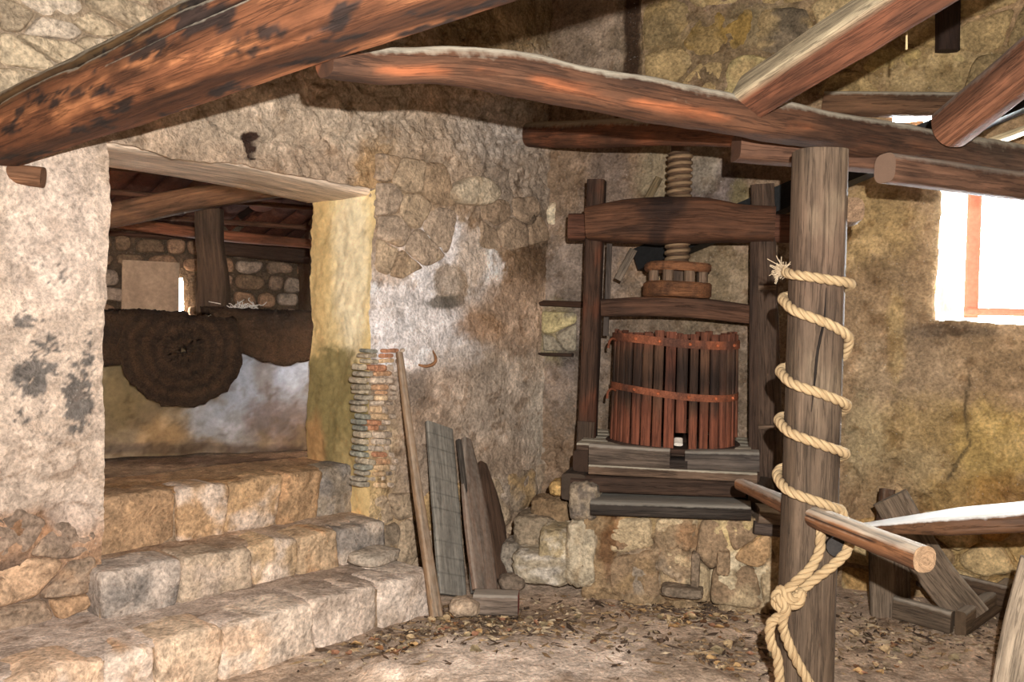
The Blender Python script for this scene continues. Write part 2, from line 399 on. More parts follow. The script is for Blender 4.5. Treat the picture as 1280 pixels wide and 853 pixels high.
# ================================================================== THE SETTING
# ---- floor
def fheight(x, y):
    x = np.asarray(x, float); y = np.asarray(y, float); q = np.stack([x, y, np.zeros_like(x)], -1).reshape(-1, 3)
    h = .035*fbm(q*.9, 3)+.014*fbm(q*5, 3)
    sx, sy = (x-.25)/.95, (y-4.05)/.42                                  # flat outcrop of bedrock before the press
    d = np.hypot(sx, sy).reshape(-1)+.22*fbm(q*2.4+3, 3)
    h = h+.075*(1-ss(.75, 1.05, d)); return (h-.02).reshape(x.shape)
def fz(x, y): return float(fheight(np.array([x]), np.array([y]))[0])
xs = np.concatenate([np.arange(-8, -1.6, .2), np.arange(-1.6, 3.4, .022), np.arange(3.4, 5.2, .2)])
ys = np.concatenate([np.arange(-2.5, 3.3, .25), np.arange(3.3, 6.8, .022)])
A, B, F = grid(xs, ys); Z = fheight(A, B)
Z = Z+.006*fbm(np.stack([A, B, A*0], -1).reshape(-1, 3)*22, 3).reshape(A.shape)
V = np.stack([A, B, Z], -1).reshape(-1, 3)
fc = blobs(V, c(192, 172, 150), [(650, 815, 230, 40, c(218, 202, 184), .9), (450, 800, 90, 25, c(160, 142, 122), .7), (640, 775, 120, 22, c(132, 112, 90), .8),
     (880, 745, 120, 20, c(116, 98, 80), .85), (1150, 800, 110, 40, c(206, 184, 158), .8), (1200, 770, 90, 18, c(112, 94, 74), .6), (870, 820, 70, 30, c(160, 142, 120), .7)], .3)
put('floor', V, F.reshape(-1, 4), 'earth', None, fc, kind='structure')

# ---- left wall with the doorway (plaster over rubble), 0.6 m thick
S0, S1, ZT = .25, 1.85, 2.40
def snapped(lo, hi, st, marks):
    a = list(np.arange(lo, hi, st)); 
    for q in marks:
        i = int(np.argmin(np.abs(np.array(a)-q))); a[i] = q
    return np.array(a+[hi])
sL = np.concatenate([np.arange(-8., -.5, .25), snapped(-.5, 3.62, .0125, (S0, S1))]); zL = np.concatenate([snapped(-.15, 3.75, .0125, (ZT,)), np.arange(3.9, 5., .25)])
A, B, F = grid(sL, zL)
keep = ~((A[:-1, :-1] >= S0-1e-6) & (A[1:, :-1] <= S1+1e-6) & (B[:-1, 1:] <= ZT+1e-6))
V0 = np.stack([PL[0]+DL[0]*A, PL[1]+DL[1]*A, B], -1).reshape(-1, 3)
pu, pv = proj(V0)
nL3 = np.array([NL[0], NL[1], 0])
def wallL_disp(V, pu, pv):
    d = wobble(V, .034, .016, .007)
    low = ss(.9, .35, V[:, 2])*(np.abs(pu-560) > 0)
    bump = .05*low*fbm(V*3.2+70, 3)
    rid = np.abs(fbm(V*4.4+20, 4)); rough = ss(240, 420, pu)*ss(480, 120, pv)
    bump += -.030*ss(.10, .0, rid)*rough*.9+.035*rough*fbm(V*2.3+33, 2)
    hole = ((np.abs(pu-315) < 9-.22*(pv-170)) & (pv > 168) & (pv < 200))
    bump = bump-.05*hole
    lip = dseg(pu, pv, [(418, 128), (470, 170), (540, 178), (600, 195), (640, 215)]); bump += .02*ss(30, 0, lip)
    crk = dseg(pu, pv, [(250, 130), (262, 150), (305, 172), (345, 178), (345, 172)]); bump -= .03*ss(3, 0, crk)
    edge = dseg(pu, pv, [(673, 376), (673, 440)]); bump -= .035*ss(0, 1, (pu > 673)*(pv > 376)*(pv < 446))
    return d+nL3*bump[:, None]
V = V0+wallL_disp(V0, pu, pv)
white, pink, tan, brown, ochre, olive, grey = c(222, 214, 206), c(214, 198, 180), c(178, 152, 124), c(120, 92, 64), c(186, 146, 84), c(128, 112, 66), c(140, 132, 120)
moldc = c(92, 90, 88)
LW = [(60, 420, 125, 330, c(220, 203, 184), .95, .25), (70, 300, 60, 90, c(230, 214, 198), .6), (60, 700, 90, 60, c(178, 138, 102), .8), (40, 655, 60, 20, c(150, 112, 80), .7), (30, 735, 60, 40, c(112, 98, 86), .8), (90, 640, 30, 30, c(216, 200, 184), .7), (20, 610, 40, 30, c(206, 190, 172), .6),
     (230, 110, 240, 70, c(172, 154, 132), .6), (330, 150, 110, 40, c(192, 178, 156), .6), (60, 40, 120, 70, c(168, 152, 126), .7), (60, 90, 50, 25, c(196, 182, 160), .6),
     (470, 150, 60, 55, c(198, 184, 162), .7), (620, 160, 60, 40, c(196, 190, 180), .8), (560, 175, 60, 40, c(176, 160, 138), .5),
     (500, 240, 60, 60, c(182, 160, 132), .6), (520, 275, 30, 60, c(168, 146, 114), .6), (600, 270, 60, 40, c(150, 130, 106), .6), (470, 215, 30, 40, ochre, .5),
     (660, 240, 60, 70, c(158, 146, 130), .7), (690, 300, 40, 50, c(122, 112, 98), .7),
     (645, 345, 45, 45, c(128, 98, 66), .75), (665, 310, 30, 50, c(104, 84, 62), .6), (530, 385, 66, 100, c(216, 204, 192), .9), (555, 325, 46, 48, c(248, 244, 240), .97, .12), (500, 405, 64, 52, c(246, 242, 238), .95, .15), (597, 335, 32, 48, c(242, 236, 228), .95, .12), (550, 425, 62, 40, c(242, 238, 234), .92, .15), (565, 355, 20, 24, c(168, 150, 126), .8, .15), (560, 380, 22, 9, c(112, 106, 94), .9, .15),
     (590, 320, 18, 40, c(186, 156, 116), .5), (640, 400, 60, 48, c(186, 160, 134), .85), (600, 410, 30, 20, c(170, 132, 92), .6),
     (590, 470, 60, 40, c(182, 168, 150), .6), (560, 520, 60, 60, c(180, 158, 136), .6), (640, 520, 70, 70, c(186, 172, 154), .8), (620, 590, 50, 40, c(166, 144, 120), .6), (630, 620, 26, 25, c(200, 186, 166), .6), (700, 540, 40, 90, c(184, 174, 156), .8), (650, 660, 80, 36, c(140, 120, 96), .6),
     (440, 620, 45, 60, c(216, 188, 124), .85), (470, 560, 30, 50, c(186, 164, 126), .6), (480, 660, 40, 60, c(186, 162, 124), .7), (520, 600, 30, 50, c(176, 158, 138), .6), (440, 490, 26, 60, c(152, 146, 128), .7), (455, 690, 40, 30, c(170, 140, 100), .6), (520, 490, 14, 25, c(112, 104, 94), .6),
     (650, 40, 130, 60, c(134, 112, 70), .75), (740, 60, 60, 60, c(170, 156, 132), .6), (700, 90, 70, 25, c(176, 164, 146), .7)]  # olive-brown top patch paints in the shadow cast by the roof beams
col = blobs(V0, c(184, 164, 140), LW, mottle=.8-.5*ss(150, 125, pu)-.35*ss(1.3, .6, np.hypot((pu-540)/75, (pv-385)/95)))
mo = .35*fbm(V0*9+50, 4)+1.15*fbm(V0*34+5, 3); mz = np.zeros(len(V0))
for (a, b, ra, rb, s) in [(30, 400, 34, 18, .8), (40, 470, 45, 45, 1.), (95, 500, 26, 70, 1.1), (60, 430, 35, 30, .7), (110, 480, 14, 80, 1.), (25, 520, 40, 30, .6), (60, 330, 60, 60, .35), (60, 545, 50, 15, .5)]:
    mz = np.maximum(mz, s*(1-ss(.2, 1.15, np.hypot((pu-a)/ra, (pv-b)/rb))))
col = lerp(col, moldc, .85*ss(.44, .56, mz*.72+mo*.62)*(pu < 140))
mort = np.abs(fbm(V0*[2.6, 2.6, 3.4]+12, 3)); col = lerp(col, c(120, 88, 58), .55*ss(.045, .0, mort)*ss(420, 640, pv+0*pu)*(pu < 140))
col = lerp(col, c(48, 26, 18), ((np.abs(pu-315) < 10-.22*(pv-170)) & (pv > 166) & (pv < 200))*.95)
put('wall_left', V, F[keep].reshape(-1, 4), 'plaster', None, col, kind='structure')
WL = bpy.data.objects['wall_left']
# reveals of the doorway
def reveal(s, name):
    A, B, F = grid(np.arange(-.64, .001, .016), snapped(-.1, ZT, .0125, ()))
    V0 = np.stack([PL[0]+DL[0]*s+NL[0]*A, PL[1]+DL[1]*s+NL[1]*A, B], -1).reshape(-1, 3); a, b = proj(V0)
    V = V0+wallL_disp(V0, a, b)*(.9+.1*ss(-.3, 0, A.reshape(-1)))[:, None]
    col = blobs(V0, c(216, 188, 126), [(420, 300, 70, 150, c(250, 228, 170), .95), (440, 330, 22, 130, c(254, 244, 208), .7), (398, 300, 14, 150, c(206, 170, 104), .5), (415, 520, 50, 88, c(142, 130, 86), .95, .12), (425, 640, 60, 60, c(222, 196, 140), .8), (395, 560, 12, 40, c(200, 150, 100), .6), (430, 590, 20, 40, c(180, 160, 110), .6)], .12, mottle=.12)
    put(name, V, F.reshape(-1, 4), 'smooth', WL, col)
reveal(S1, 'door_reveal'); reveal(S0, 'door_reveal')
# timber lintel: wide weathered planks over the doorway
timber('lintel', [Lp(S0-.2, -.40, ZT+.075), Lp(1.0, -.40, ZT+.085), Lp(S1+.02, -.40, ZT+.045)], .67, .16, c(226, 206, 180), 'wood_worn', None, val=1., p=9, n=40, amp=.02, fr=4, var=.25, dark=c(128, 112, 92), props=dict(kind='structure', label='weathered grey timber lintel over the doorway'))
bpy.data.objects['lintel'].name = 'trim_1'; ORG['trim_1'] = ORG['lintel']

# stones showing through the left wall
wcol = [c(178, 160, 134), c(186, 168, 140), c(164, 144, 118), c(172, 156, 136)]
def wl_stone(u, v, w, h, col, n=.0, bulge=.05, sides=9):
    pts = []
    for k in range(sides):
        t = (k+random.uniform(-.25, .25))/sides*2*math.pi; q = onL(u+math.cos(t)*w/2*random.uniform(.9, 1.08), v-math.sin(t)*h/2*random.uniform(.9, 1.08), n); pts.append([(q[:2]-PL)@DL, q[2]])
    polystone('stone', pts, 'L', n, .1, bulge, col, WL, joint=.0, alt=random.choice(wcol), flat=.75)
for a in [(591, 240, 62, 40, c(190, 178, 154), .02, .07), (699, 268, 32, 40, c(220, 210, 182), .02, .03)]: wl_stone(*a)
cells([(478, 205), (510, 222), (545, 232), (484, 250), (515, 262), (548, 285), (492, 288), (525, 310), (478, 322), (505, 335)], [(468, 190), (555, 205), (572, 270), (560, 320), (500, 350), (468, 340)], 'L', -.016, .08, .03, wcol, WL, joint=.002, rough=.016, flat=.5)
cells([(620, 262), (655, 258), (640, 292), (605, 300), (675, 290)], [(600, 250), (668, 245), (690, 300), (640, 315), (596, 312)], 'L', -.01, .08, .03, [c(160, 142, 120), c(150, 132, 110)], WL, joint=.004, rough=.018, flat=.5)
cells([(15, 665), (85, 668), (30, 725), (95, 725), (40, 775), (90, 760)], [(-40, 640), (20, 630), (60, 650), (116, 645), (117, 752), (60, 778), (-40, 800)], 'L', -.03, .12, .05, [c(196, 168, 138), c(180, 150, 118), c(160, 142, 122), c(146, 130, 114)], WL, rough=.04, joint=.001, asp=2.)
cells([(70, 12), (150, 20), (15, 20), (18, 70), (75, 66), (128, 62), (165, 60), (60, 35), (115, 30), (40, 105), (-30, 60), (-30, 10), (100, -20), (20, -20), (170, -15), (120, 95)], [(-70, -50), (190, -50), (188, 60), (165, 90), (100, 110), (40, 125), (-70, 150)], 'L', -.012, .14, .045, [c(196, 182, 154), c(184, 170, 144), c(172, 158, 134), c(208, 196, 176)], WL, asp=2.6, rough=.034, joint=.004)
cells([(470, 640), (500, 625), (535, 640), (475, 675), (510, 672), (545, 690), (580, 660), (615, 640), (600, 690), (650, 615), (655, 660), (690, 600), (690, 640), (640, 690)], [(458, 620), (540, 610), (640, 590), (705, 570), (712, 660), (640, 720), (560, 740), (470, 705)], 'L', -.022, .1, .04, [c(180, 162, 136), c(164, 148, 126), c(150, 136, 116), c(188, 160, 116)], WL, rough=.026, joint=.002)
# thin bricks and tile ends packed beside the jamb
v = 436.
while v < 604:
    h = random.uniform(5.5, 9.5)
    u = 447+random.uniform(-3, 3)+(8 if v < 450 else 0)
    for w, pal in ((random.uniform(11, 19), [c(142, 144, 132), c(160, 154, 138), c(178, 168, 146)]), (random.uniform(16, 27), [c(190, 154, 120), c(204, 178, 142), c(180, 134, 104), c(192, 180, 162), c(200, 186, 166), c(208, 186, 152)]), (random.uniform(5, 11), [c(186, 172, 154), c(158, 146, 130)])):
        t = random.uniform(-1.5, 1.5); pts = []
        for (x, y) in ((u, v+h), (u+w*.5, v+h+t*.5), (u+w, v+h+t), (u+w, v+t), (u+w*.5, v+t*.3), (u, v)):
            q = onL(x, y, .0); pts.append([(q[:2]-PL)@DL, q[2]])
        polystone('brick', pts, 'L', random.uniform(-.02, .014), .06, .022, random.choice(pal), WL, joint=.0035, m_=20, rough=.006, flat=.7, edge=.004); u += w
    v += h

# ---- stone steps up to the doorway
steps = thing('stone_steps', Lp(1., .3, 0), 'three worn stone steps rising to the plastered doorway', 'steps')
def step_slab(name, s0, s1, n0, n1, z, col, layers, lip=.02):
    a = np.arange(s0, s1+.001, .02); b = np.arange(n1, n0+.001, .02)
    A, B, F = grid(a, b); q = np.stack([A, B, A*0], -1).reshape(-1, 3)
    Zz = z+.018*fbm(q*2.2+z*9, 3).reshape(A.shape)+.006*fbm(q*14, 3).reshape(A.shape)-.02*ss(n0-.05, n0, B)
    V = np.stack([PL[0]+DL[0]*A+NL[0]*B, PL[1]+DL[1]*A+NL[1]*B, Zz], -1).reshape(-1, 3)
    put(name, V, F[:, :, ::-1].reshape(-1, 4), 'earth', steps, blobs(V, col, layers, .3))
step_slab('tread', -1.6, 1.78, .605, -.2, .215, c(206, 190, 174), [(100, 770, 100, 40, c(218, 204, 190), .7), (380, 715, 90, 20, c(160, 144, 126), .6)])
step_slab('tread', .2, 1.84, .16, -.5, .415, c(192, 170, 146), [(200, 690, 90, 20, c(140, 118, 94), .7), (380, 655, 60, 16, c(178, 164, 146), .6)])
step_slab('tread', .15, 1.90, -.20, -.72, .69, c(180, 150, 116), [(250, 612, 200, 14, c(176, 140, 98), .8)])
def riser(edges, n0, z0, z1, cols, dep=.16):
    sk = [random.uniform(-.03, .03) for _ in range(len(edges)+1)]; tz = [random.uniform(-.012, .012) for _ in range(len(edges)+1)]
    V, Fq = quadgrid(Lp(edges[0][0], n0-.035, z0), Lp(edges[-1][1], n0-.035, z0), Lp(edges[-1][1], n0-.035, z1-.03), Lp(edges[0][0], n0-.035, z1-.03), 60, 8); put('mortar_bed', V+wobble(V, .01, .01, .004), Fq, 'earth', steps, c(150, 128, 104))
    for i, (a, b, cc, alt) in enumerate(edges):
        poly = [(a-sk[i], z0), ((a+b)/2, z0-.01), (b-sk[i+1], z0), (b+sk[i+1]*.2, (z0+z1)/2), (b+sk[i+1], z1+tz[i+1]), ((a+b)/2, z1+random.uniform(0, .012)), (a+sk[i], z1+tz[i]), (a+sk[i]*.2, (z0+z1)/2)]
        polystone('step_stone', poly, 'L', n0-.045+random.uniform(-.012, .012), dep, .045, cc, steps, joint=.002, m_=72, flat=.85, rough=.02, alt=alt, edge=.016)
def quadgrid(p00, p10, p11, p01, n=10, m_=10):
    a = np.linspace(0, 1, n+1); b = np.linspace(0, 1, m_+1); A, B, F = grid(a, b); A = A[..., None]; B = B[..., None]
    V = (p00*(1-A)*(1-B)+p10*A*(1-B)+p11*A*B+p01*(1-A)*B).reshape(-1, 3); return V, F.reshape(-1, 4)
wh, pk, orr, bl, gy = c(220, 206, 190), c(216, 190, 162), c(190, 154, 116), c(134, 130, 124), c(188, 174, 158)
riser([(-.75, -.35, wh, pk), (-.35, 0., pk, wh), (0., .22, wh, orr), (.22, .52, c(216, 196, 170), pk), (.52, 1.02, c(222, 208, 190), pk), (1.02, 1.43, c(214, 200, 184), gy), (1.43, 1.82, c(212, 200, 186), gy)], .63, -.05, .22, None, .22)
rock('step_stone', Lp(1.70, .30, .10), (.26, .58, .24), AX_L, c(214, 202, 186), steps, 14, 9., .04, 3.)
rock('step_stone', Lp(1.66, .30, .265), (.30, .22, .07), rotax(AX_L, .3, 2), c(186, 176, 160), steps, 5, 4., .09)
riser([(.18, .55, c(186, 176, 164), bl), (.55, .95, c(190, 174, 152), gy), (.95, 1.22, c(196, 172, 138), wh), (1.22, 1.5, c(186, 164, 134), orr), (1.5, 1.84, c(190, 178, 162), bl)], .185, .2, .425, None, .2)
riser([(.15, .72, c(172, 144, 112), c(156, 132, 104)), (.72, 1.0, c(186, 156, 120), wh), (1.0, 1.34, c(182, 154, 118), wh), (1.34, 1.62, c(174, 146, 112), orr), (1.62, 1.92, c(152, 142, 126), bl)], -.17, .40, .70, None, .18)

# ---- back wall with the window
zB = np.concatenate([np.arange(-.1, 4.2, .0145), [4.4, 5.]]); tB = np.arange(-.14, 4.2, .0145)
A, B, F = grid(tB, zB)
V0 = np.stack([CB[0]+DB[0]*A, CB[1]+DB[1]*A, B], -1).reshape(-1, 3); pu, pv = proj(V0)
PU, PV = pu.reshape(A.shape), pv.reshape(A.shape)
tW, zW = float((onB(1172, 402)[:2]-CB)@DB), float(onB(1172, 403)[2]); zWT = float(onB(1180, 215)[2])+.02; tW1 = tW+.80
i0 = int(np.argmin(np.abs(tB-tW))); i1 = int(np.argmin(np.abs(tB-tW1))); j0 = int(np.argmin(np.abs(zB-zW))); j1 = int(np.argmin(np.abs(zB-zWT)))
keep = np.ones(F.shape[:2], bool); keep[i0:i1, j0:j1] = False
slot = (PU > 1113) & (PU < 1172) & (PV > 140.5) & (PV < 152) ; keep[slot[:-1, :-1]] = False
tW, tW1, zW, zWT = tB[i0], tB[i1], zB[j0], zB[j1]
cr = dseg(pu, pv, [(1215, 460), (1208, 500), (1209, 540), (1214, 556), (1200, 575), (1184, 600)]); cr2 = dseg(pu, pv, [(1262, 480), (1280, 510)])
nB3 = np.array([NB[0], NB[1], 0])
dsp = wobble(V0, .030, .012, .005)
rid = np.abs(fbm(V0*3.3+61, 4)); low = ss(1.0, .5, V0[:, 2])
bump = -.022*ss(2.2, 0, cr)-.012*ss(2, 0, cr2)-.05*low*ss(.11, .0, rid)+.04*low*fbm(V0*3+2, 3)
cut = ((pu > 770) & (pu < 800) & (pv < 95)); bump = bump-.07*cut
V = V0+dsp+nB3*bump[:, None]
BW = [(720, 400, 60, 130, c(150, 142, 124), .7), (695, 415, 26, 40, c(182, 172, 126), .8, .2), (712, 430, 14, 40, c(112, 108, 98), .7), (840, 480, 120, 120, c(132, 122, 100), .6), (880, 350, 60, 60, c(156, 142, 102), .6), (760, 250, 30, 80, c(140, 128, 112), .6), (830, 215, 30, 60, c(176, 168, 128), .6),
      (895, 235, 40, 40, c(128, 122, 114), .7), (880, 200, 20, 40, c(180, 172, 140), .6), (925, 250, 14, 30, c(150, 140, 80), .6), (1090, 290, 50, 60, c(186, 164, 112), .7), (1110, 380, 50, 60, c(164, 144, 112), .7), (1095, 345, 20, 20, c(122, 102, 74), .5),
      (1150, 470, 60, 60, c(176, 160, 132), .6), (1090, 470, 20, 50, c(188, 172, 140), .5), (1180, 560, 110, 60, c(188, 166, 112), .7), (1080, 560, 30, 60, c(206, 192, 150), .7), (1240, 560, 50, 60, c(202, 178, 112), .8), (1240, 450, 50, 40, c(160, 140, 108), .6), (1140, 600, 60, 40, c(200, 182, 140), .7),
      (1210, 640, 70, 50, c(184, 156, 96), .7), (1250, 620, 40, 30, c(166, 128, 70), .6), (1100, 640, 50, 60, c(160, 134, 98), .6), (1230, 700, 60, 30, c(196, 174, 118), .7), (1120, 420, 12, 60, c(196, 176, 120), .5), (1160, 420, 25, 25, c(110, 96, 78), .4), (1190, 415, 60, 8, c(120, 108, 92), .6),
      (1000, 60, 250, 60, c(148, 130, 84), .6), (960, 30, 40, 30, c(196, 182, 130), .5), (1180, 90, 80, 30, c(170, 154, 110), .7), (740, 50, 45, 60, c(172, 158, 130), .6), (830, 60, 30, 70, c(172, 152, 98), .6)]
col = blobs(V0, c(176, 153, 118), BW)*lerp(np.broadcast_to(np.array([.70, .685, .78]), V0.shape), np.array([.90, .86, .84]), ss(960, 1090, pu))  # yellower plaster to the right, also painted brighter as if window-lit
col = lerp(col, c(58, 40, 28), .92*ss(.25, .75, (1-np.abs((pu-786)/17))*1.5*(pv < 96)+.4*fbm(V0*8, 3)-.1))
col = lerp(col, c(66, 44, 30), .75*ss(.3, .7, np.maximum(0, 1-np.abs((pu-772)/7))*ss(205, 120, pv)+.35*fbm(V0*10, 3))*(pv > 110)*(pv < 215))
col = lerp(col, c(90, 76, 58), .8*ss(3, .5, cr))
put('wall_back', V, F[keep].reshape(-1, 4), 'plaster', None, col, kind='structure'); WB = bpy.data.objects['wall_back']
# window: splayed white reveal, red frame, pane
TF = .34
fl = onplane(1204, 398, CB, NB, -TF); tF = float((fl[:2]-CB)@DB); zF = float(fl[2])
win = struct_root('window_1', Bp((tW+tW1)/2, -TF, zW), 'small window with a red frame set deep in the back wall')
i_ = [Bp(tW, .03, zW), Bp(tW1, .03, zW), Bp(tW1, .03, zWT), Bp(tW, .03, zWT)]; o_ = [Bp(tF-.02, -TF-.1, zF-.012), Bp(tW1-.03, -TF-.1, zF-.012), Bp(tW1-.03, -TF-.1, zWT), Bp(tF-.02, -TF-.1, zWT)]
for nm, (a, b) in zip(('window_sill', 'window_reveal', 'window_head', 'window_reveal'), ((0, 1), (1, 2), (2, 3), (3, 0))):
    V, Fq = quadgrid(i_[a], i_[b], o_[b], o_[a], 30, 16); V = V+wobble(V, .03, .012, .005)*.9
    put(nm, V, Fq, 'smooth', win, c(244, 240, 232))
fw, fd = .085, .05
z1f = zWT+.02; t1f = tW1-.04
for a, b in ((Bp(tF+fw/2, -TF, zF), Bp(tF+fw/2, -TF, z1f)), (Bp(t1f, -TF, zF), Bp(t1f, -TF, z1f)), (Bp(tF, -TF, zF+fw/2), Bp(t1f, -TF, zF+fw/2)), (Bp(tF, -TF, z1f), Bp(t1f, -TF, z1f))):
    V, Fq, tc_, _ = sweep([a, b], fw, fd, p=10, n=16, step=.2, amp=.001, up=nB3 if abs(a[2]-b[2]) > .1 else (0, 0, 1)); put('window_frame', V, Fq, 'red', win, c(186, 62, 40), tc_)
V, Fq, tc_, _ = sweep([Bp(tF+fw-.005, -TF, (zF+z1f)/2), Bp(t1f, -TF, (zF+z1f)/2)], .004, z1f-zF-.02, p=14, n=16, step=5, amp=0); put('pane', V, Fq, 'glass', win)

# masonry blocks of the back wall: high up, where the plaster has gone, and along its foot
cells([(720, 20), (730, 70), (728, 110), (826, 30), (832, 90), (898, 45, c(146, 122, 70)), (985, 40, c(114, 104, 86)), (930, 102, c(176, 162, 116)), (880, 105), (1000, 100), (1050, 70), (1055, 20), (1110, 25, c(128, 112, 66)), (1160, 30), (1110, 85, c(166, 148, 100)), (1180, 92, c(172, 156, 112)), (1235, 40), (1240, 95), (1290, 40), (1290, 100), (1060, 108), (1215, 5), (900, -20), (1000, -25), (1100, -25)],
      [(800, -40), (1320, -40), (1320, 118), (1200, 118), (1030, 122), (900, 128), (806, 118)], 'B', -.024, .12, .04, [c(170, 150, 108), c(156, 136, 94), c(178, 160, 120), c(140, 124, 90)], WB, asp=1.5, rough=.02)
cells([(1072, 690), (1072, 725), (1110, 660), (1120, 705), (1160, 690), (1160, 730), (1235, 700, c(192, 170, 126)), (1195, 665), (1200, 735), (1290, 690), (1260, 740), (1240, 655, c(172, 130, 74)), (1290, 650)], [(1050, 650), (1130, 635), (1220, 640), (1320, 630), (1320, 770), (1050, 765)], 'B', -.012, .12, .05, [c(186, 160, 110), c(172, 142, 94), c(160, 138, 104), c(194, 174, 130)], WB, rough=.024)
cells([(692, 405), (708, 425), (690, 432)], [(676, 388), (722, 390), (722, 440), (678, 440)], 'B', .0, .08, .025, [c(190, 180, 136), c(150, 144, 126)], WB)

# ---- rest of the room behind and above the camera
def slab(name, pts, mt, col, **pr):
    put(name, np.array(pts, float), [list(range(len(pts)))], mt, None, col, smooth=False, **pr)
e1 = Bp(4.15, 0, 0)
RW = np.array([-DB[1], DB[0]])*-1.0
r0 = e1[:2]; r1 = r0+np.array([-.30, -1.0])*7.0
slab('wall_right', [(r0[0], r0[1], -.2), (r1[0], r1[1], -.2), (r1[0], r1[1], 5), (r0[0], r0[1], 5)], 'plaster', c(160, 144, 116), kind='structure')
lq = PL-DL*8.; yf = -1.55
slab('wall_front', [(lq[0]-.5, yf, -.2), (r1[0]+.3, yf, -.2), (r1[0]+.3, yf, 5), (lq[0]-.5, yf, 5)], 'plaster', c(190, 174, 150), kind='structure')
slab('ceiling', [(-8.2, -2.5, 4.2), (5, -2.5, 4.2), (5, 7.5, 4.7), (-8.2, 7.5, 4.7)], 'wood', c(90, 66, 46), kind='structure')
wc = Bp((tW+tW1)/2+.02, -TF-.12, (zW+zWT)/2); wt = Bp((tW+tW1)/2, 1, (zW+zWT)/2)
area('window_daylight', wc, wt, tW1-tF, 1, shape='RECTANGLE', sizey=zWT-zF, portal=True)
#PART2
# ================================================================== THE ROOM BEYOND THE DOORWAY
FZ = .69
bL, bR = onz(122, 574, FZ), onz(391, 562, FZ)
dF = (bR-bL)[:2]; dF /= np.linalg.norm(dF); nF = np.array([dF[1], -dF[0]])            # basin front direction, normal to the viewer
def Fp(s, n, z):
    q = bL[:2]+dF*s+nF*n; return np.array([q[0], q[1], z])
def onF(u, v, n=0.): return onplane(u, v, bL[:2], nF, n)
AX_F = np.array([[dF[0], dF[1], 0], [nF[0], nF[1], 0], [0, 0, 1]])
A, B, F = grid(np.arange(-2.2, 3.6, .04), np.arange(-3.6, 2.4, .04))
V = np.stack([bL[0]+dF[0]*A+nF[0]*B, bL[1]+dF[1]*A+nF[1]*B, A*0+FZ-.012], -1).reshape(-1, 3)
ins = ((V[:, :2]-PL)@NL).reshape(A.shape) < -.36
V[:, 2] += .012*fbm(V*3, 3)+.006*fbm(V*14, 3)
put('floor_store', V, F[ins[:-1, :-1]][:, ::-1].reshape(-1, 4), 'earth', None, blobs(V, c(140, 118, 94), [(250, 590, 200, 12, c(150, 132, 110), .7), (240, 576, 160, 6, c(84, 66, 50), .8)], .3), kind='structure')
# plastered basin
basin = thing('stone_basin', Fp(.75, -.4, FZ), 'smooth plastered stone basin stained grey behind the doorway', 'basin')
A, B, F = grid(np.arange(-1.4, 2.6, .025), np.linspace(0, 1, 64)); arc = B*1.25
H1 = .80; yy = np.where(arc < H1, 0, np.where(arc < H1+.12, -(arc-H1), -(arc-H1))); zz = np.where(arc < H1, FZ+arc, FZ+H1)
rr = .05; k_ = np.clip((arc-(H1-rr))/(2*rr), 0, 1); yy = yy-0*k_; 
V0 = np.stack([bL[0]+dF[0]*A+nF[0]*yy, bL[1]+dF[1]*A+nF[1]*yy, zz-.02*ss(H1-.06, H1, arc)*ss(H1+.06, H1, arc)], -1).reshape(-1, 3)
V = V0+wobble(V0, .03, .008, .002)
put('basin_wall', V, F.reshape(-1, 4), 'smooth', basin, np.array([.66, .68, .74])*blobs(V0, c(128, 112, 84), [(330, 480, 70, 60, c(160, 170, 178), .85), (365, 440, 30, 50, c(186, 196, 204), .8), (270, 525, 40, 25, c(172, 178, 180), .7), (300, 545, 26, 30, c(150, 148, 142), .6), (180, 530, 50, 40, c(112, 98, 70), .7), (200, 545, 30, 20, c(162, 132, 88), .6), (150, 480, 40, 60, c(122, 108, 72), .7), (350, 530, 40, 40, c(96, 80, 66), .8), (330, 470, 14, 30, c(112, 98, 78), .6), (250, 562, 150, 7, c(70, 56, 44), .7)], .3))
V, Fq = quadgrid(Fp(-1.4, -.42, FZ+H1-.25), Fp(2.6, -.42, FZ+H1-.25), Fp(2.6, -1.7, FZ+H1-.25), Fp(-1.4, -1.7, FZ+H1-.25), 6, 4); put('basin_bed', V, Fq, 'earth', basin, c(84, 70, 56))
V, Fq = quadgrid(Fp(-1.4, -.42, FZ+H1-.27), Fp(2.6, -.42, FZ+H1-.27), Fp(2.6, -.44, FZ+H1-.01), Fp(-1.4, -.44, FZ+H1-.01), 6, 4); put('basin_lining', V, Fq, 'smooth', basin, c(110, 96, 80))
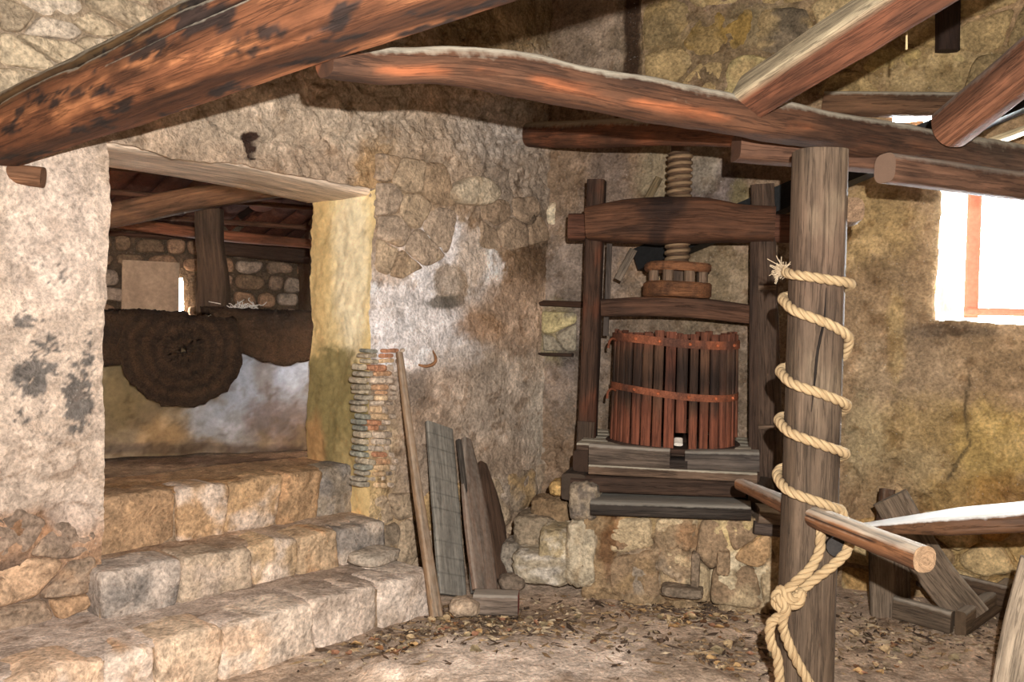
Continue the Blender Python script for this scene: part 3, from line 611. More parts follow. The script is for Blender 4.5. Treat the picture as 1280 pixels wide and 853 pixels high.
# round woven press mats folded over the rim
def mat_disc(uc, vrim, R, drop, tilt, label, seed, off=.03, lift=0.):
    pc = onF(uc, vrim, off); s0 = float((pc[:2]-bL[:2])@dF); zr = pc[2]+lift
    nr, na = 16, 72; r_ = np.linspace(.06, 1, nr)*R; a_ = np.arange(na)/na*2*math.pi
    RR, AA = np.meshgrid(r_, a_, indexing='ij'); wob = 1+.05*pn(np.stack([np.cos(AA)*2+seed, np.sin(AA)*2, RR*0], -1).reshape(-1, 3)).reshape(RR.shape)*(RR/R)
    X, Y = RR*wob*np.cos(AA), RR*wob*np.sin(AA); ct, st = math.cos(tilt), math.sin(tilt); X, Y = X*ct-Y*st, X*st+Y*ct
    t = Y+drop                                            # path length over the rim: t<0 hangs in front, t>0 lies back on the basin
    ang = ss(-.12, .10, t)
    zz = np.where(t < 0, t*.97, .0)+.03*ang*0+.02*fbm(np.stack([X*3, Y*3, X*0+seed], -1).reshape(-1, 3), 3).reshape(X.shape)
    nn = np.where(t < 0, .03+.05*ss(0, -.3, t), -t*.95)+.02*fbm(np.stack([X*4, Y*2, X*0+seed+9], -1).reshape(-1, 3), 3).reshape(X.shape)
    out = []
    for k_, th in enumerate((.018, -.018)):
        q = np.stack([bL[0]+dF[0]*(s0+X)+nF[0]*(nn+off+th*(t < 0)), bL[1]+dF[1]*(s0+X)+nF[1]*(nn+off+th*(t < 0)), zr+zz+th*(t >= 0)+.018], -1)
        q += (.006*RNG.normal(size=q.shape)); out.append(q.reshape(-1, 3))
    V = np.vstack(out); n_ = nr*na; idx = np.arange(n_).reshape(nr, na); nx = np.roll(idx, -1, 1)
    top = np.stack([idx[:-1], idx[1:], nx[1:], nx[:-1]], -1).reshape(-1, 4); bot = top[:, ::-1]+n_
    rim = np.stack([idx[-1], idx[-1]+n_, nx[-1]+n_, nx[-1]], -1); hol = np.stack([idx[0], nx[0], nx[0]+n_, idx[0]+n_], -1)
    ring = np.sin(np.concatenate([RR.ravel()]*2)*190)*.5+.5
    put('press_mat', V, np.vstack([top, bot, rim, hol]), 'mat', None, lerp(np.broadcast_to(c(38, 27, 19), (len(V), 3)), c(62, 44, 29), ring*.6), **tag(label, 'mat'))
mat_disc(140, 404, .46, .14, .0, 'dark woven press mat over the basin rim, hanging shortest, beside the left jamb', 1., .10, .04)
mat_disc(228, 408, .375, -.20, .1, 'dark round woven press mat hanging in a half circle over the basin', 5., .14, .03)
mat_disc(352, 402, .50, .14, -.1, 'dark woven press mat draped over the basin beside the yellow door reveal', 9., .06, .04)
# far wall of rubble, with a boarded window
FD = -3.0
def onFW(u, v, n=0.): return onplane(u, v, bL[:2], nF, FD+n)
wu0, wu1, wv0, wv1 = 205, 227.5, 350, 424
q0, q1 = onFW(wu0, wv1), onFW(wu1, wv0); ws0, ws1 = [float((q[:2]-bL[:2])@dF) for q in (q0, q1)]; wz0, wz1 = q0[2], q1[2]
A, B, F = grid(snapped(-3., 3.4, .03, (ws0, ws1)), snapped(.6, 3.4, .03, (wz0, wz1)))
V0 = np.stack([bL[0]+dF[0]*A+nF[0]*FD, bL[1]+dF[1]*A+nF[1]*FD, B], -1).reshape(-1, 3)
keep = ~((A[:-1, :-1] >= ws0-1e-6) & (A[1:, :-1] <= ws1+1e-6) & (B[:-1, :-1] >= wz0-1e-6) & (B[:-1, 1:] <= wz1+1e-6))
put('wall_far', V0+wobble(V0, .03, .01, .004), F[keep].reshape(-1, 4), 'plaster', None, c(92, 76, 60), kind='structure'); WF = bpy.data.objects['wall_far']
PLANES['F'] = (bL[:2], dF, nF)
z = wz0-.6
while z < wz1+.35:
    hgt = random.uniform(.10, .19); s = -.9+random.uniform(0, .2)
    while s < 2.6:
        wd = random.uniform(.14, .34); cx = s+wd/2
        if not (ws0-.05 < cx+wd*.4 and cx-wd*.4 < ws1+.05 and z+hgt > wz0-.02 and z < wz1+.02):
            j_ = lambda: random.uniform(-.02, .02)
            polystone('stone', [(s+j_(), z+j_()), (cx, z+j_()), (s+wd+j_(), z+j_()), (s+wd+j_(), z+hgt+j_()), (cx, z+hgt+j_()), (s+j_(), z+hgt+j_())], 'F', FD+.0+random.uniform(-.01, .02), .1, .05, random.choice([c(160, 146, 130), c(132, 114, 96), c(118, 100, 80), c(146, 120, 96)]), WF, m_=16, joint=.012, rough=.02)
        s += wd
    z += hgt
# board standing before the far window: daylight shows along its edge
b0, b1 = onFW(151, 424, .06), onFW(222.5, 424, .06); bt0 = onFW(154, 325, .06)
timber('window_board', [(b0+b1)/2*[1, 1, 0]+[0, 0, b0[2]-.25], (b0+b1)/2*[1, 1, 0]+[0, 0, bt0[2]]], np.linalg.norm(b1-b0), .03, c(214, 184, 150), 'smooth', None, p=14, n=24, step=.1, amp=.012, fr=2, up=[nF[0], nF[1], 0], var=.15, props=tag('plain tan board blocking the bright window of the far room', 'board'))
fwc = Fp((ws0+ws1)/2, FD-.05, (wz0+wz1)/2); area('far_window_daylight', fwc, Fp((ws0+ws1)/2, 0, (wz0+wz1)/2), ws1-ws0, 1, shape='RECTANGLE', sizey=wz1-wz0, portal=True)
# side walls of the far room
def reach(s): return max(q for q in np.arange(-3, 3, .05) if (Fp(s, q, 0)[:2]-PL)@NL < -.30)
for s, n0, n1 in ((-2.6, reach(-2.6), FD-.1), (2.0, reach(2.0), FD-.1)):
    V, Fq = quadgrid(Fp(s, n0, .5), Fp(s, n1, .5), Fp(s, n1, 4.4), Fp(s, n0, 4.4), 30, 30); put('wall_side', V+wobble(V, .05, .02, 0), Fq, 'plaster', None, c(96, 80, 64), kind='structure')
# tiled roof of the far room, seen from below: rising towards the doorway
roof = struct_root('ceiling_store', Fp(0, 0, 3), 'underside of a clay tile roof over the far room')
zfar = onFW(250, 300)[2]+.03; slope = .34
rdir = np.array([dF[0]*.35+nF[0]*.94, dF[1]*.35+nF[1]*.94]); 
def Rp(a, b, dz=0):        # a across the roof, b up the slope from the far wall
    q = bL[:2]+nF*(FD-.15)+dF*(a+.32*b)+nF*b; return np.array([q[0], q[1], zfar+slope*b+dz])
hs = 8; tile_me = {}
for ia in range(30):
    a = -3.6+ia*.225
    for ib in range(10):
        b = -.1+ib*.42
        if (ia, ib) in ((21, 1), (9, 0)): continue
        if (Rp(a, b+.5)[:2]-PL)@NL > -.5: continue
        th = np.linspace(0, math.pi, hs+1); V = []
        for bb, rr_, lift in ((b, .105, .0), (b+.48, .085, .03)):
            for t in th: V.append(Rp(a+rr_*math.cos(t)*1.15, bb, rr_*math.sin(t)*.9+lift))
        Fq = [[i, i+1, hs+2+i, hs+1+i] for i in range(hs)]
        cc = random.choice([c(110, 58, 38), c(88, 48, 34), c(124, 72, 48), c(78, 46, 34)])
        put('tile', np.array(V)+RNG.normal(size=3)*.006, Fq, 'clay', roof, cc)
for ia in range(31):           # channel tiles that close the gaps
    a = -3.6+(ia-.5)*.225
    for ib in range(5):
        b = -.1+ib*.84
        if (ia, ib) in ((22, 0), (10, 0)): continue
        if (Rp(a, b+.9)[:2]-PL)@NL > -.45: continue
        th = np.linspace(math.pi, 2*math.pi, 6); V = []
        for bb in (b, b+.90):
            for t in th: V.append(Rp(a+.098*math.cos(t)*1.2, bb, .07*math.sin(t)+.035))
        put('tile', np.array(V), [[i, i+1, 7+i, 6+i] for i in range(5)], 'clay', roof, random.choice([c(84, 48, 34), c(68, 40, 30)]))
A, B, F = grid(np.arange(-4.5, 4.6, .075), np.arange(-.4, 6., .075))
V = np.array([Rp(a, b, .15) for a, b in zip(A.ravel(), B.ravel())]); ok = (((V[:, :2]-PL)@NL).reshape(A.shape) < -.15)[:-1, :-1]
pu, pv = proj(V); hol = ((np.hypot((pu-350)/6, (pv-288)/4) < 1) | (np.hypot((pu-174)/5, (pv-289)/3) < 1) | (np.hypot((pu-380)/4, (pv-268)/4) < 1)).reshape(A.shape)[:-1, :-1]
put('sky_leak_cover', V, F[ok & ~hol].reshape(-1, 4), 'wood', roof, c(64, 44, 32), V)  # cover added above the tiles to keep sky light from leaking in
for ib, b in enumerate(np.arange(.15, 4.2, .42)): timber('batten', [Rp(-3.4, b, -.08), Rp(max([q for q in np.arange(-3, 3.2, .1) if (Rp(q, b)[:2]-PL)@NL < -.6]), b+.02, -.08)], .05, .05, c(96, 62, 40), 'wood', roof, step=.4, n=8, amp=.004)
# timbers in the far room
def b_(pts, ext=0.):
    q = [P(*x) for x in pts]; return q+[q[-1]+(q[-1]-q[-2])*ext] if ext else q
timber('roof_beam', b_([(60, 285, 6.3), (150, 268, 6.5), (260, 246, 6.75), (372, 232, 7.0)]), .20, [.16, .18, .17, .14], c(118, 84, 54), 'wood', None, val=.7, p=5, props=tag('brown roof beam of the far room lying across the top of the doorway view', 'beam'))
timber('roof_beam', b_([(100, 268, 7.9), (160, 280, 8.0), (270, 294, 8.1), (400, 306, 8.2)]), .10, [.10, .11, .10, .08], c(140, 84, 50), 'wood', None, p=3, props=tag('thin reddish pole crossing behind the upright in the far room', 'beam'))
timber('roof_beam', b_([(90, 300, 8.6), (280, 310, 8.7), (400, 322, 8.8)]), .14, .16, c(70, 50, 36), 'wood', None, p=4, props=tag('dark wall plate beam on top of the far rubble wall', 'beam'))
timber('roof_post', [P(264, 470, 7.25), P(266, 400, 7.25), P(266, 345, 7.25), P(262, 300, 7.25), P(261, 262, 7.25)], [.24, .23, .26, .21, .22], .13, c(100, 78, 58), 'wood', None, val=.6, p=8, up=(0, 1, 0), amp=.012, props=tag('rough hewn upright plank post behind the basin', 'post'))
timber('door_post', [Fp(1.62, -.75, FZ), Fp(1.62, -.75, 3.2)], .07, .07, c(60, 40, 30), 'wood', None, p=6, up=(0, 1, 0), props=tag('slim dark upright post beside the basin', 'post'))
timber('stake', [P(143, 425, 8.1), P(143, 386, 8.1)], .09, .07, c(52, 40, 32), 'wood', None, p=6, up=(0, 1, 0), props=tag('short dark stake standing beside the tan window board', 'stake'))
# heap of pale netting
for k_, (u, v, w) in enumerate([(300, 398, .36)]):
    ctr = P(u, v-6, 7.3); pts = []
    V_, F_ = [], []; 
    for i in range(170):
        a = RNG.normal(size=3)*[.07, .05, .03]; b2 = a+RNG.normal(size=3)*[.05, .04, .03]; c2 = b2+RNG.normal(size=3)*[.05, .04, .03]
        vv, ff, _, _ = sweep([ctr+a, ctr+b2, ctr+c2], .007, .007, n=5, step=.02, p=2, amp=0, cap=False, up=(.1, .2, 1))
        F_ += [[x+len(np.vstack(V_)) if V_ else x for x in f] for f in (ff if isinstance(ff, list) else ff.tolist())]; V_.append(vv)
    put('netting', np.vstack(V_), F_, 'rope', None, c(226, 220, 212), np.vstack(V_), **tag('tangled heap of pale netting on the far side of the basin', 'netting'))

# ================================================================== ROOF TIMBERS OF THE PRESS ROOM
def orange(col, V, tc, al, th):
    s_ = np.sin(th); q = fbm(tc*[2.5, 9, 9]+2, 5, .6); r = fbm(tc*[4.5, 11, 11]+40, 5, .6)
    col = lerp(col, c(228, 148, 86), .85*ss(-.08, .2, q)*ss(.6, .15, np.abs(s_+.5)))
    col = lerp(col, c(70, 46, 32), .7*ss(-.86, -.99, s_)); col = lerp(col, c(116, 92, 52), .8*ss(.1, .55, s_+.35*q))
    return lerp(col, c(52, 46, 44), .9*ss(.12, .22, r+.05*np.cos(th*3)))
A1, B1 = P(20, 160, 3.72), P(440, -16, 2.6)
def al_(t): return A1+(B1-A1)*t
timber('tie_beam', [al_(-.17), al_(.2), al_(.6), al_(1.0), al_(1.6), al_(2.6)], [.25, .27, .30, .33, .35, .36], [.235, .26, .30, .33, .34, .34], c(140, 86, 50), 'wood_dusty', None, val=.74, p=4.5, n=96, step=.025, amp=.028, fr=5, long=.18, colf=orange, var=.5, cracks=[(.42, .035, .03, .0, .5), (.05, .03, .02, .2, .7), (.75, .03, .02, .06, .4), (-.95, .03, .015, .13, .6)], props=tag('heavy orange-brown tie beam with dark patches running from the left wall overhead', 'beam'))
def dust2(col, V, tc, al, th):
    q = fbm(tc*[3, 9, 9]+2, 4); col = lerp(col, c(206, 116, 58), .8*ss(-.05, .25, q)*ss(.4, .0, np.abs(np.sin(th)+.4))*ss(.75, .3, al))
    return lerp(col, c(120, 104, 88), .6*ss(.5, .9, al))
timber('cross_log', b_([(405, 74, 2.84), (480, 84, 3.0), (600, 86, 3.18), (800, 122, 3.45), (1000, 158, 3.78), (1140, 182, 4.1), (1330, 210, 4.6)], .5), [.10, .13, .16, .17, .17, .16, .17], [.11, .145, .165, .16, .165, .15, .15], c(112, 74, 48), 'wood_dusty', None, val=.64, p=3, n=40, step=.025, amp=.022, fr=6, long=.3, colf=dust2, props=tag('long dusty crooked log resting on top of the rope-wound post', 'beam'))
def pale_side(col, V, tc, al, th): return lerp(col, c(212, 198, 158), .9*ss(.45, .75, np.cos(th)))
a3, b3 = P(938, 122, 3.62), P(1132, -4, 2.8)
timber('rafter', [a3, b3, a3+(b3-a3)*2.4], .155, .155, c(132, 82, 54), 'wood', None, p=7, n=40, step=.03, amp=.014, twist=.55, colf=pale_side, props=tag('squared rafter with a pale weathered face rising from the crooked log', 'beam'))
a4, b4 = P(1188, 160, 4.02), P(1290, 78, 3.55)
timber('rafter_log', [a4, b4, a4+(b4-a4)*3.2], .19, .19, c(150, 98, 66), 'wood_worn', None, p=2.4, n=32, amp=.012, endcol=c(170, 120, 84), props=tag('round log rafter rising from the crooked log above the window', 'beam'))
timber('window_lintel', [onB(1030, 130, .06), onB(1215, 132, .06)], .14, .14, c(122, 88, 58), 'wood_dusty', None, p=5, amp=.01, props=tag('dusty timber set in the back wall over the daylight slot', 'beam'))
timber('hanging_log', b_([(1106, 210, 3.86), (1180, 220, 4.0), (1320, 240, 4.3)], 1.3), .12, .13, c(128, 92, 68), 'wood_worn', None, p=3, n=32, amp=.01, endcol=c(168, 136, 110), props=tag('short log with a cut end below the crooked log in front of the window', 'beam'))
timber('bearing_log', [onL(655, 169, -.1), P(760, 167, 5.45), P(900, 166, 4.5), P(985, 176, 4.02)], [.18, .19, .15, .13], [.17, .175, .15, .13], c(122, 78, 50), 'wood_dusty', None, p=3, n=28, amp=.012, alt=c(150, 90, 54), props=tag('reddish log coming out of the wall corner above the press screw', 'beam'))
timber('post_cap', b_([(920, 184, 4.02), (1116, 200, 4.06)]), .15, .12, c(132, 92, 66), 'wood', None, val=.6, p=7, amp=.008, props=tag('reddish plank cushion between the rope-wound post and the crooked log', 'plank'))
timber('wall_stub', [onL(-20, 214, -.1), onL(54, 222, .04)], .09, .09, c(140, 98, 66), 'wood', None, p=3, amp=.01, props=tag('short timber end sticking out of the left wall under the heavy beam', 'timber'))
timber('hanger_post', [onB(1186, -40, .05), onB(1184, 64, .05)], .13, .08, c(66, 46, 34), 'wood', None, p=6, up=(0, 1, 0), amp=.012, props=tag('dark upright timber fixed high on the back wall', 'post'))
timber('corner_strip', [onB(672, 379, .0), onB(730, 381, .05)], .05, .045, c(74, 50, 34), 'wood', None, p=6, props=tag('dark wooden strip let into the wall corner beside the press, level with its crossbar', 'timber'))
timber('corner_strip', [onB(674, 443, .0), onB(716, 444, .05)], .03, .022, c(70, 52, 40), 'wood', None, p=4, props=tag('thin dark wooden strip let into the wall corner beside the basket hoops', 'timber'))
# black channel slanting across the back wall
sec = [(-.5, -.5), (.5, -.5), (.5, .5), (.36, .5), (.36, -.34), (-.36, -.34), (-.36, .5), (-.5, .5)]
V, Fq, tc_, _ = sweep([onB(800, 326, .12), onB(1010, 236, .25), onB(1380, 78, .30)], .17, .15, sec=sec, amp=0, step=.3, cap=False); put('channel', V, Fq, 'iron', None, c(22, 22, 22), tc_, smooth=False, **tag('black metal channel slanting down the back wall behind the press', 'channel'))
timber('eave_plank', b_([(1238, 178, 4.7), (1400, 120, 4.35)]), .10, .03, c(224, 206, 160), 'wood', None, p=8, props=tag('pale plank catching daylight above the window', 'plank'))
V, Fq, tc_, _ = sweep([P(1133, -30, 3.1), P(1133.5, 20, 3.1), P(1133, 62, 3.1)], .008, .008, n=6, amp=.002, fr=30, p=2, up=(0, 1, 0)); put('string', V, Fq, 'rope', None, c(186, 164, 120), tc_, **tag('bit of string hanging from the squared rafter', 'string'))

# ================================================================== CAPSTAN POST, ROPE AND BARS
post = thing('capstan_post', P(1003.5, 897, 3.6), 'round grey wooden capstan post wound with rope', 'post')
pt, pb = P(1025, 190, 3.6), P(1003.5, 897, 3.6)
def postcol(col, V, tc, al, th): return lerp(lerp(col, c(140, 112, 88), .7*ss(.62, .8, al)*ss(1., .8, al)), c(170, 148, 116), .6*ss(.15, .35, fbm(tc*[2, 5, 5]+7, 4))*ss(.3, .5, al))
timber('shaft', [pb, pb*.5+pt*.5, pt], [.215, .205, .207], [.215, .205, .207], c(132, 110, 86), 'wood_worn', post, val=.52, p=3.0, n=48, step=.02, up=(0, 1, 0), amp=.008, fr=7, long=.12, colf=postcol, var=.45, dark=c(84, 66, 50))
def split(pts, r):      # drying crack: thin dark sliver lying in the surface
    V, Fq, tc_, _ = sweep([P(u, v, 3.6-.108) for u, v in pts], [.002, r, r, .002], .006, n=6, step=.03, amp=.001, up=(0, 1, 0), p=2); put('drying_crack', V, Fq, 'wood', post, c(34, 26, 20), tc_)
split([(1033, 360), (1030, 400), (1022, 440), (1018, 480), (1014, 515)], .011)
V, Fq, tc_, _ = sweep([P(1037, 679, 3.6), P(1046, 684, 3.455)], .078, .078, n=20, p=2, step=.03, amp=.004, up=(0, 0, 1)); put('bar_socket', V, Fq, 'iron', post, c(40, 34, 30), tc_)
V, Fq, tc_, _ = sweep([P(1060, 268, 3.68), P(1066, 262, 3.58)], .09, .10, n=16, p=3, step=.03, amp=.01); put('knot_stub', V, Fq, 'wood', post, c(130, 104, 80), tc_)
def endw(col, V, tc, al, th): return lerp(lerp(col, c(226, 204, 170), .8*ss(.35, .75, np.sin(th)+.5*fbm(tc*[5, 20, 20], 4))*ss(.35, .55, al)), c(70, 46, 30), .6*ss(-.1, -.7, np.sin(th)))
timber('capstan_bar', b_([(926, 606, 4.30), (1003, 640, 3.6), (1156, 700, 2.93)]), [.065, .085, .088], [.06, .08, .085], c(150, 100, 58), 'wood_worn', None, cracks=[(.9, .09, .008, .45, .98), (.2, .08, .006, .5, .9), (2.2, .09, .008, .4, .9)], p=2.6, n=32, step=.02, amp=.008, colf=endw, endcol=c(206, 168, 124), props=tag('round wooden bar stuck through the capstan post', 'bar'))
pole = timber('sweep_pole', b_([(1064, 661, 4.3), (1345, 641, 3.72)], 1.5), [.12, .32, .34, .34, .34, .34], [.03, .095, .11, .11, .11, .11], c(116, 82, 54), 'wood_toplit', None, p=6, n=32, step=.025, amp=.01, props=tag('squared pole with a bright upper face resting on the plank trestle', 'pole'))
# --- rope: three strands laid round a path
def rope(name, pts, parent, r=.0205, step=.006, lay=.115, col=c(178, 152, 114), seed=0., taper=0):
    X, s = resample(pts, step); T = np.gradient(X, axis=0); T /= np.linalg.norm(T, axis=1)[:, None]
    U = np.zeros_like(T); u = np.array([.31, .2, .93]); u -= T[0]*(u@T[0]); u /= np.linalg.norm(u)
    for i in range(len(T)):
        u = u-T[i]*(u@T[i]); u /= np.linalg.norm(u); U[i] = u
    Wd = np.cross(T, U); Vs, Fs, Ts, Cs, off = [], [], [], [], 0
    for k in range(3):
        ph = s/lay*2*math.pi+k*2*math.pi/3+seed
        e = U*np.cos(ph)[:, None]+Wd*np.sin(ph)[:, None]; g = -U*np.sin(ph)[:, None]+Wd*np.cos(ph)[:, None]
        C0 = X+e*r*.50; n = 9; a = np.arange(n)/n*2*math.pi; rs = r*.56
        V = C0[:, None]+rs*(e[:, None]*np.cos(a)[None, :, None]*.95+g[:, None]*np.sin(a)[None, :, None]*1.1)
        idx = np.arange(len(X)*n).reshape(-1, n); F = np.stack([idx[:-1], np.roll(idx[:-1], -1, 1), np.roll(idx[1:], -1, 1), idx[1:]], -1).reshape(-1, 4)
        F = np.vstack([F]).tolist(); F.append(idx[0][::-1].tolist()); F.append(idx[-1].tolist())
        Fs += [[x+off for x in f] for f in F]; V = V.reshape(-1, 3); off += len(V); Vs.append(V)
        Ts.append(np.stack([np.repeat(s, n)+np.tile(a, len(X))*.03, np.tile(np.cos(a)*rs, len(X))+k, np.tile(np.sin(a)*rs, len(X))], 1))
        Cs.append(lerp(np.broadcast_to(col, V.shape), c(150, 122, 86), ss(.05, .35, fbm(Ts[-1]*[9, 30, 30], 3))*.6))
    return put(name, np.vstack(Vs), Fs, 'rope', parent, np.vstack(Cs), np.vstack(Ts))
rp = thing('rope', P(1003.5, 897, 3.6), 'thick tan twisted rope wound and knotted round the capstan post', 'rope')
ax = lambda z: pb+(pt-pb)*((z-pb[2])/(pt[2]-pb[2]))
keys = [(168, 338), (195, 343), (270, 351), (340, 356), (440, 362), (540, 378), (585, 392), (640, 406), (690, 424), (722, 444), (810, 456), (900, 470), (945, 481), (1000, 493), (1060, 508), (1082, 514), (1170, 520), (1260, 532), (1310, 543), (1360, 554), (1420, 567), (1442, 572), (1530, 584), (1620, 604), (1660, 612), (1710, 622), (1760, 634)]
ka = np.array([q[0] for q in keys]); kv = np.array([q[1] for q in keys])
path = []
for a in np.arange(168, 1761, 9.):
    v = np.interp(a, ka, kv); z = P(1010, v, 3.58)[2]; C_ = ax(z); t = math.radians(a)
    ct, st = math.cos(t), math.sin(t); rad = .1035*(abs(ct)**3+abs(st)**3)**(-1/3)+.021
    path.append([C_[0]+rad*ct, C_[1]+rad*st, z])
path += [P(1056, 650, 3.50), P(1063, 668, 3.44), P(1058, 690, 3.42), P(1040, 708, 3.43), P(1016, 726, 3.45), P(996, 744, 3.46), P(984, 756, 3.46)]
coil = rope('coil', path, rp)
rope('loop', [P(1030, 652, 3.49), P(1026, 668, 3.46), P(1024, 690, 3.45), P(1012, 712, 3.44), P(995, 728, 3.43), P(982, 742, 3.44), P(986, 757, 3.44), P(1000, 752, 3.42), P(1000, 738, 3.43)], rp, seed=1.)
rope('tail', [P(1004, 741, 3.44), P(990, 750, 3.42), P(976, 738, 3.45), P(969, 752, 3.46), P(980, 768, 3.43), P(966, 776, 3.45), P(962, 790, 3.46), P(965, 808, 3.47), P(972, 824, 3.48), P(976, 880, 3.48), P(975, 905, 3.46)], rp, seed=2.)
rope('tail', [P(970, 745, 3.44), P(982, 760, 3.42), P(978, 776, 3.43), P(980, 790, 3.45), P(990, 815, 3.45), P(1006, 845, 3.45), P(1022, 872, 3.45), P(1040, 900, 3.44)], rp, seed=3.)
fe = np.array(path[0]); V_, F_ = [], []; nn = 0
for i in range(130):
    d = np.array([-.9, -.25, .1])+RNG.normal(size=3)*.75; d /= np.linalg.norm(d); L_ = random.uniform(.02, .048)
    vv, ff, _, _ = sweep([fe+RNG.normal(size=3)*.01, fe+d*L_*.5+RNG.normal(size=3)*.006, fe+d*L_+RNG.normal(size=3)*.014], .0035, .0035, n=4, p=2, step=.012, amp=0, cap=False, up=(.2, .3, .9))
    F_ += [[x+nn for x in f] for f in ff]; nn += len(vv); V_.append(vv)
put('frayed_end', np.vstack(V_), F_, 'rope', coil, c(190, 168, 138), np.vstack(V_), kind='stuff')
# --- plank trestle under the pole
tr = thing('trestle', onz(1150, 772), 'low trestle of rough planks under the squared pole', 'trestle')
dk = dict(mt='wood_worn', parent=tr, p=8, amp=.008, var=.35)
g1 = onz(1113, 768); 
timber('upright', [g1+[0, 0, -.02], P(1111, 690, 4.98), P(1110, 655, 4.96)], .225, .05, c(140, 122, 100), up=(0, 1, 0), **dk)
timber('brace', [onz(1215, 785)+[0, 0, .05], P(1160, 705, 4.86), P(1112, 622, 4.92)], .20, .05, c(132, 114, 92), up=(.1, 1, .1), **dk)
timber('top_piece', [P(1104, 660, 5.0), P(1109, 612, 5.05)], .07, .07, c(112, 82, 58), up=(0, 1, 0), **dk)
timber('base_rail', [onz(1118, 772)+[0, 0, .06], onz(1190, 790)+[0, 0, .05]], .06, .12, c(126, 108, 86), **dk)
timber('base_rail', [onz(1200, 792)+[0, 0, .05], onz(1262, 758)+[0, 0, .10]], .06, .14, c(120, 98, 72), **dk)
timber('head_rail', [P(1150, 720, 5.0), P(1256, 745, 5.0)], .05, .12, c(96, 76, 56), **dk)
# pale board at the right edge
bd = thing('leaning_board', onz(1256, 882), 'pale board with a red inner edge leaning beside the trestle', 'board')
timber('plank', [onz(1254, 886), P(1272, 790, 3.72), P(1296, 700, 3.66)], .115, .035, c(196, 178, 150), 'wood_worn', bd, p=8, up=(.3, 1, 0), var=.2, dark=c(140, 122, 98))
timber('edge_strip', [onz(1274, 886)+[.012, -.0, 0], P(1290, 800, 3.72)], .02, .04, c(150, 44, 34), 'wood', bd, p=8, up=(.3, 1, 0), var=.2)

# ================================================================== THE SCREW PRESS
press = thing('screw_press', np.append(PP0+DP*.55, .55), 'old wooden screw press standing on a stone plinth', 'press')
nP3 = np.array([NP[0], NP[1], 0]); UPP = -nP3
pw = dict(parent=press, n=32, step=.025, val=.62)
dkb, rb = c(84, 58, 40), c(124, 76, 48)
timber('upright', [PP(732, 606), PP(739, 420), PP(746, 226)], [.12, .115, .115], .14, dkb, 'wood', p=7, up=UPP, amp=.008, alt=c(116, 66, 38), **pw)
timber('upright', [PP(963, 640), PP(958, 420), PP(953, 232)], [.17, .15, .145], .15, c(98, 76, 58), 'wood', p=6, up=UPP, amp=.010, **pw)
timber('inner_post', [PP(941, 600, .05), PP(944, 300, .05)], .06, .05, c(84, 62, 46), 'wood', p=7, up=UPP, amp=.004, **pw)
timber('lower_splice', [PP(729, 606, .06), PP(733, 527, .06)], .115, .05, c(96, 76, 58), 'wood', p=7, up=UPP, amp=.004, **pw)
for v in (360, 534): timber('wedge', [PP(948, v, .09), PP(970, v, .09)], .04, .03, c(132, 108, 84), 'wood', p=6, amp=.003, parent=press, step=.05)
for u0, u1, v in ((712, 742, 284), (960, 987, 286)): timber('tenon', [PP(u0, v, .0), PP(u1, v, .0)], .14, .17, c(116, 72, 48), 'wood', p=4, amp=.008, endcol=c(96, 60, 42), **pw)
timber('press_beam', [PP(735, 281, .09), PP(790, 277, .09), PP(830, 276, .09), PP(880, 276, .09), PP(925, 280, .09), PP(968, 281, .09)], .26, [.20, .26, .29, .275, .22, .20], c(112, 72, 44), 'wood', p=6, amp=.018, fr=5, alt=c(80, 50, 34), colf=lambda col, V, tc, al, th: lerp(col, c(42, 28, 22), .8*ss(.15, .02, np.abs(al-.38)+.25*fbm(tc*6, 3))), **pw)
timber('crossbar', [PP(752, 385, .0), PP(850, 384, .0), PP(946, 394, .0)], .08, [.115, .135, .12], c(112, 76, 52), 'wood', p=6, amp=.006, **pw)
# screw
sc = PP(848, 280, .05); zt, zb = PP(848, 177, .05)[2], PP(848, 340, .05)[2]
nz_, na = 220, 36; zz = np.linspace(zb, zt, nz_); aa = np.arange(na)/na*2*math.pi; ZZ, AA = np.meshgrid(zz, aa, indexing='ij')
ph = (ZZ/.042-AA/(2*math.pi)) % 1.0; prof = np.abs(ph-.5)*2
RR = .068+.012*ss(.15, .7, prof)+.004*fbm(np.stack([np.cos(AA)*3, np.sin(AA)*3, ZZ*9], -1).reshape(-1, 3), 3).reshape(AA.shape)
RR = np.where(ZZ > zt-.075, .058, RR)
V = np.stack([sc[0]+RR*np.cos(AA), sc[1]+RR*np.sin(AA), ZZ], -1).reshape(-1, 3); idx = np.arange(nz_*na).reshape(nz_, na)
F = np.stack([idx[:-1], np.roll(idx[:-1], -1, 1), np.roll(idx[1:], -1, 1), idx[1:]], -1).reshape(-1, 4).tolist(); F.append(idx[-1].tolist())
put('screw', V, F, 'wood', press, lerp(np.broadcast_to(c(128, 104, 78), V.shape), c(72, 50, 36), ss(.75, .2, prof).ravel()*.8*(ZZ < zt-.07).ravel()+.8*(ZZ > zt-.07).ravel()), np.stack([AA*.08, RR, ZZ], -1).reshape(-1, 3))
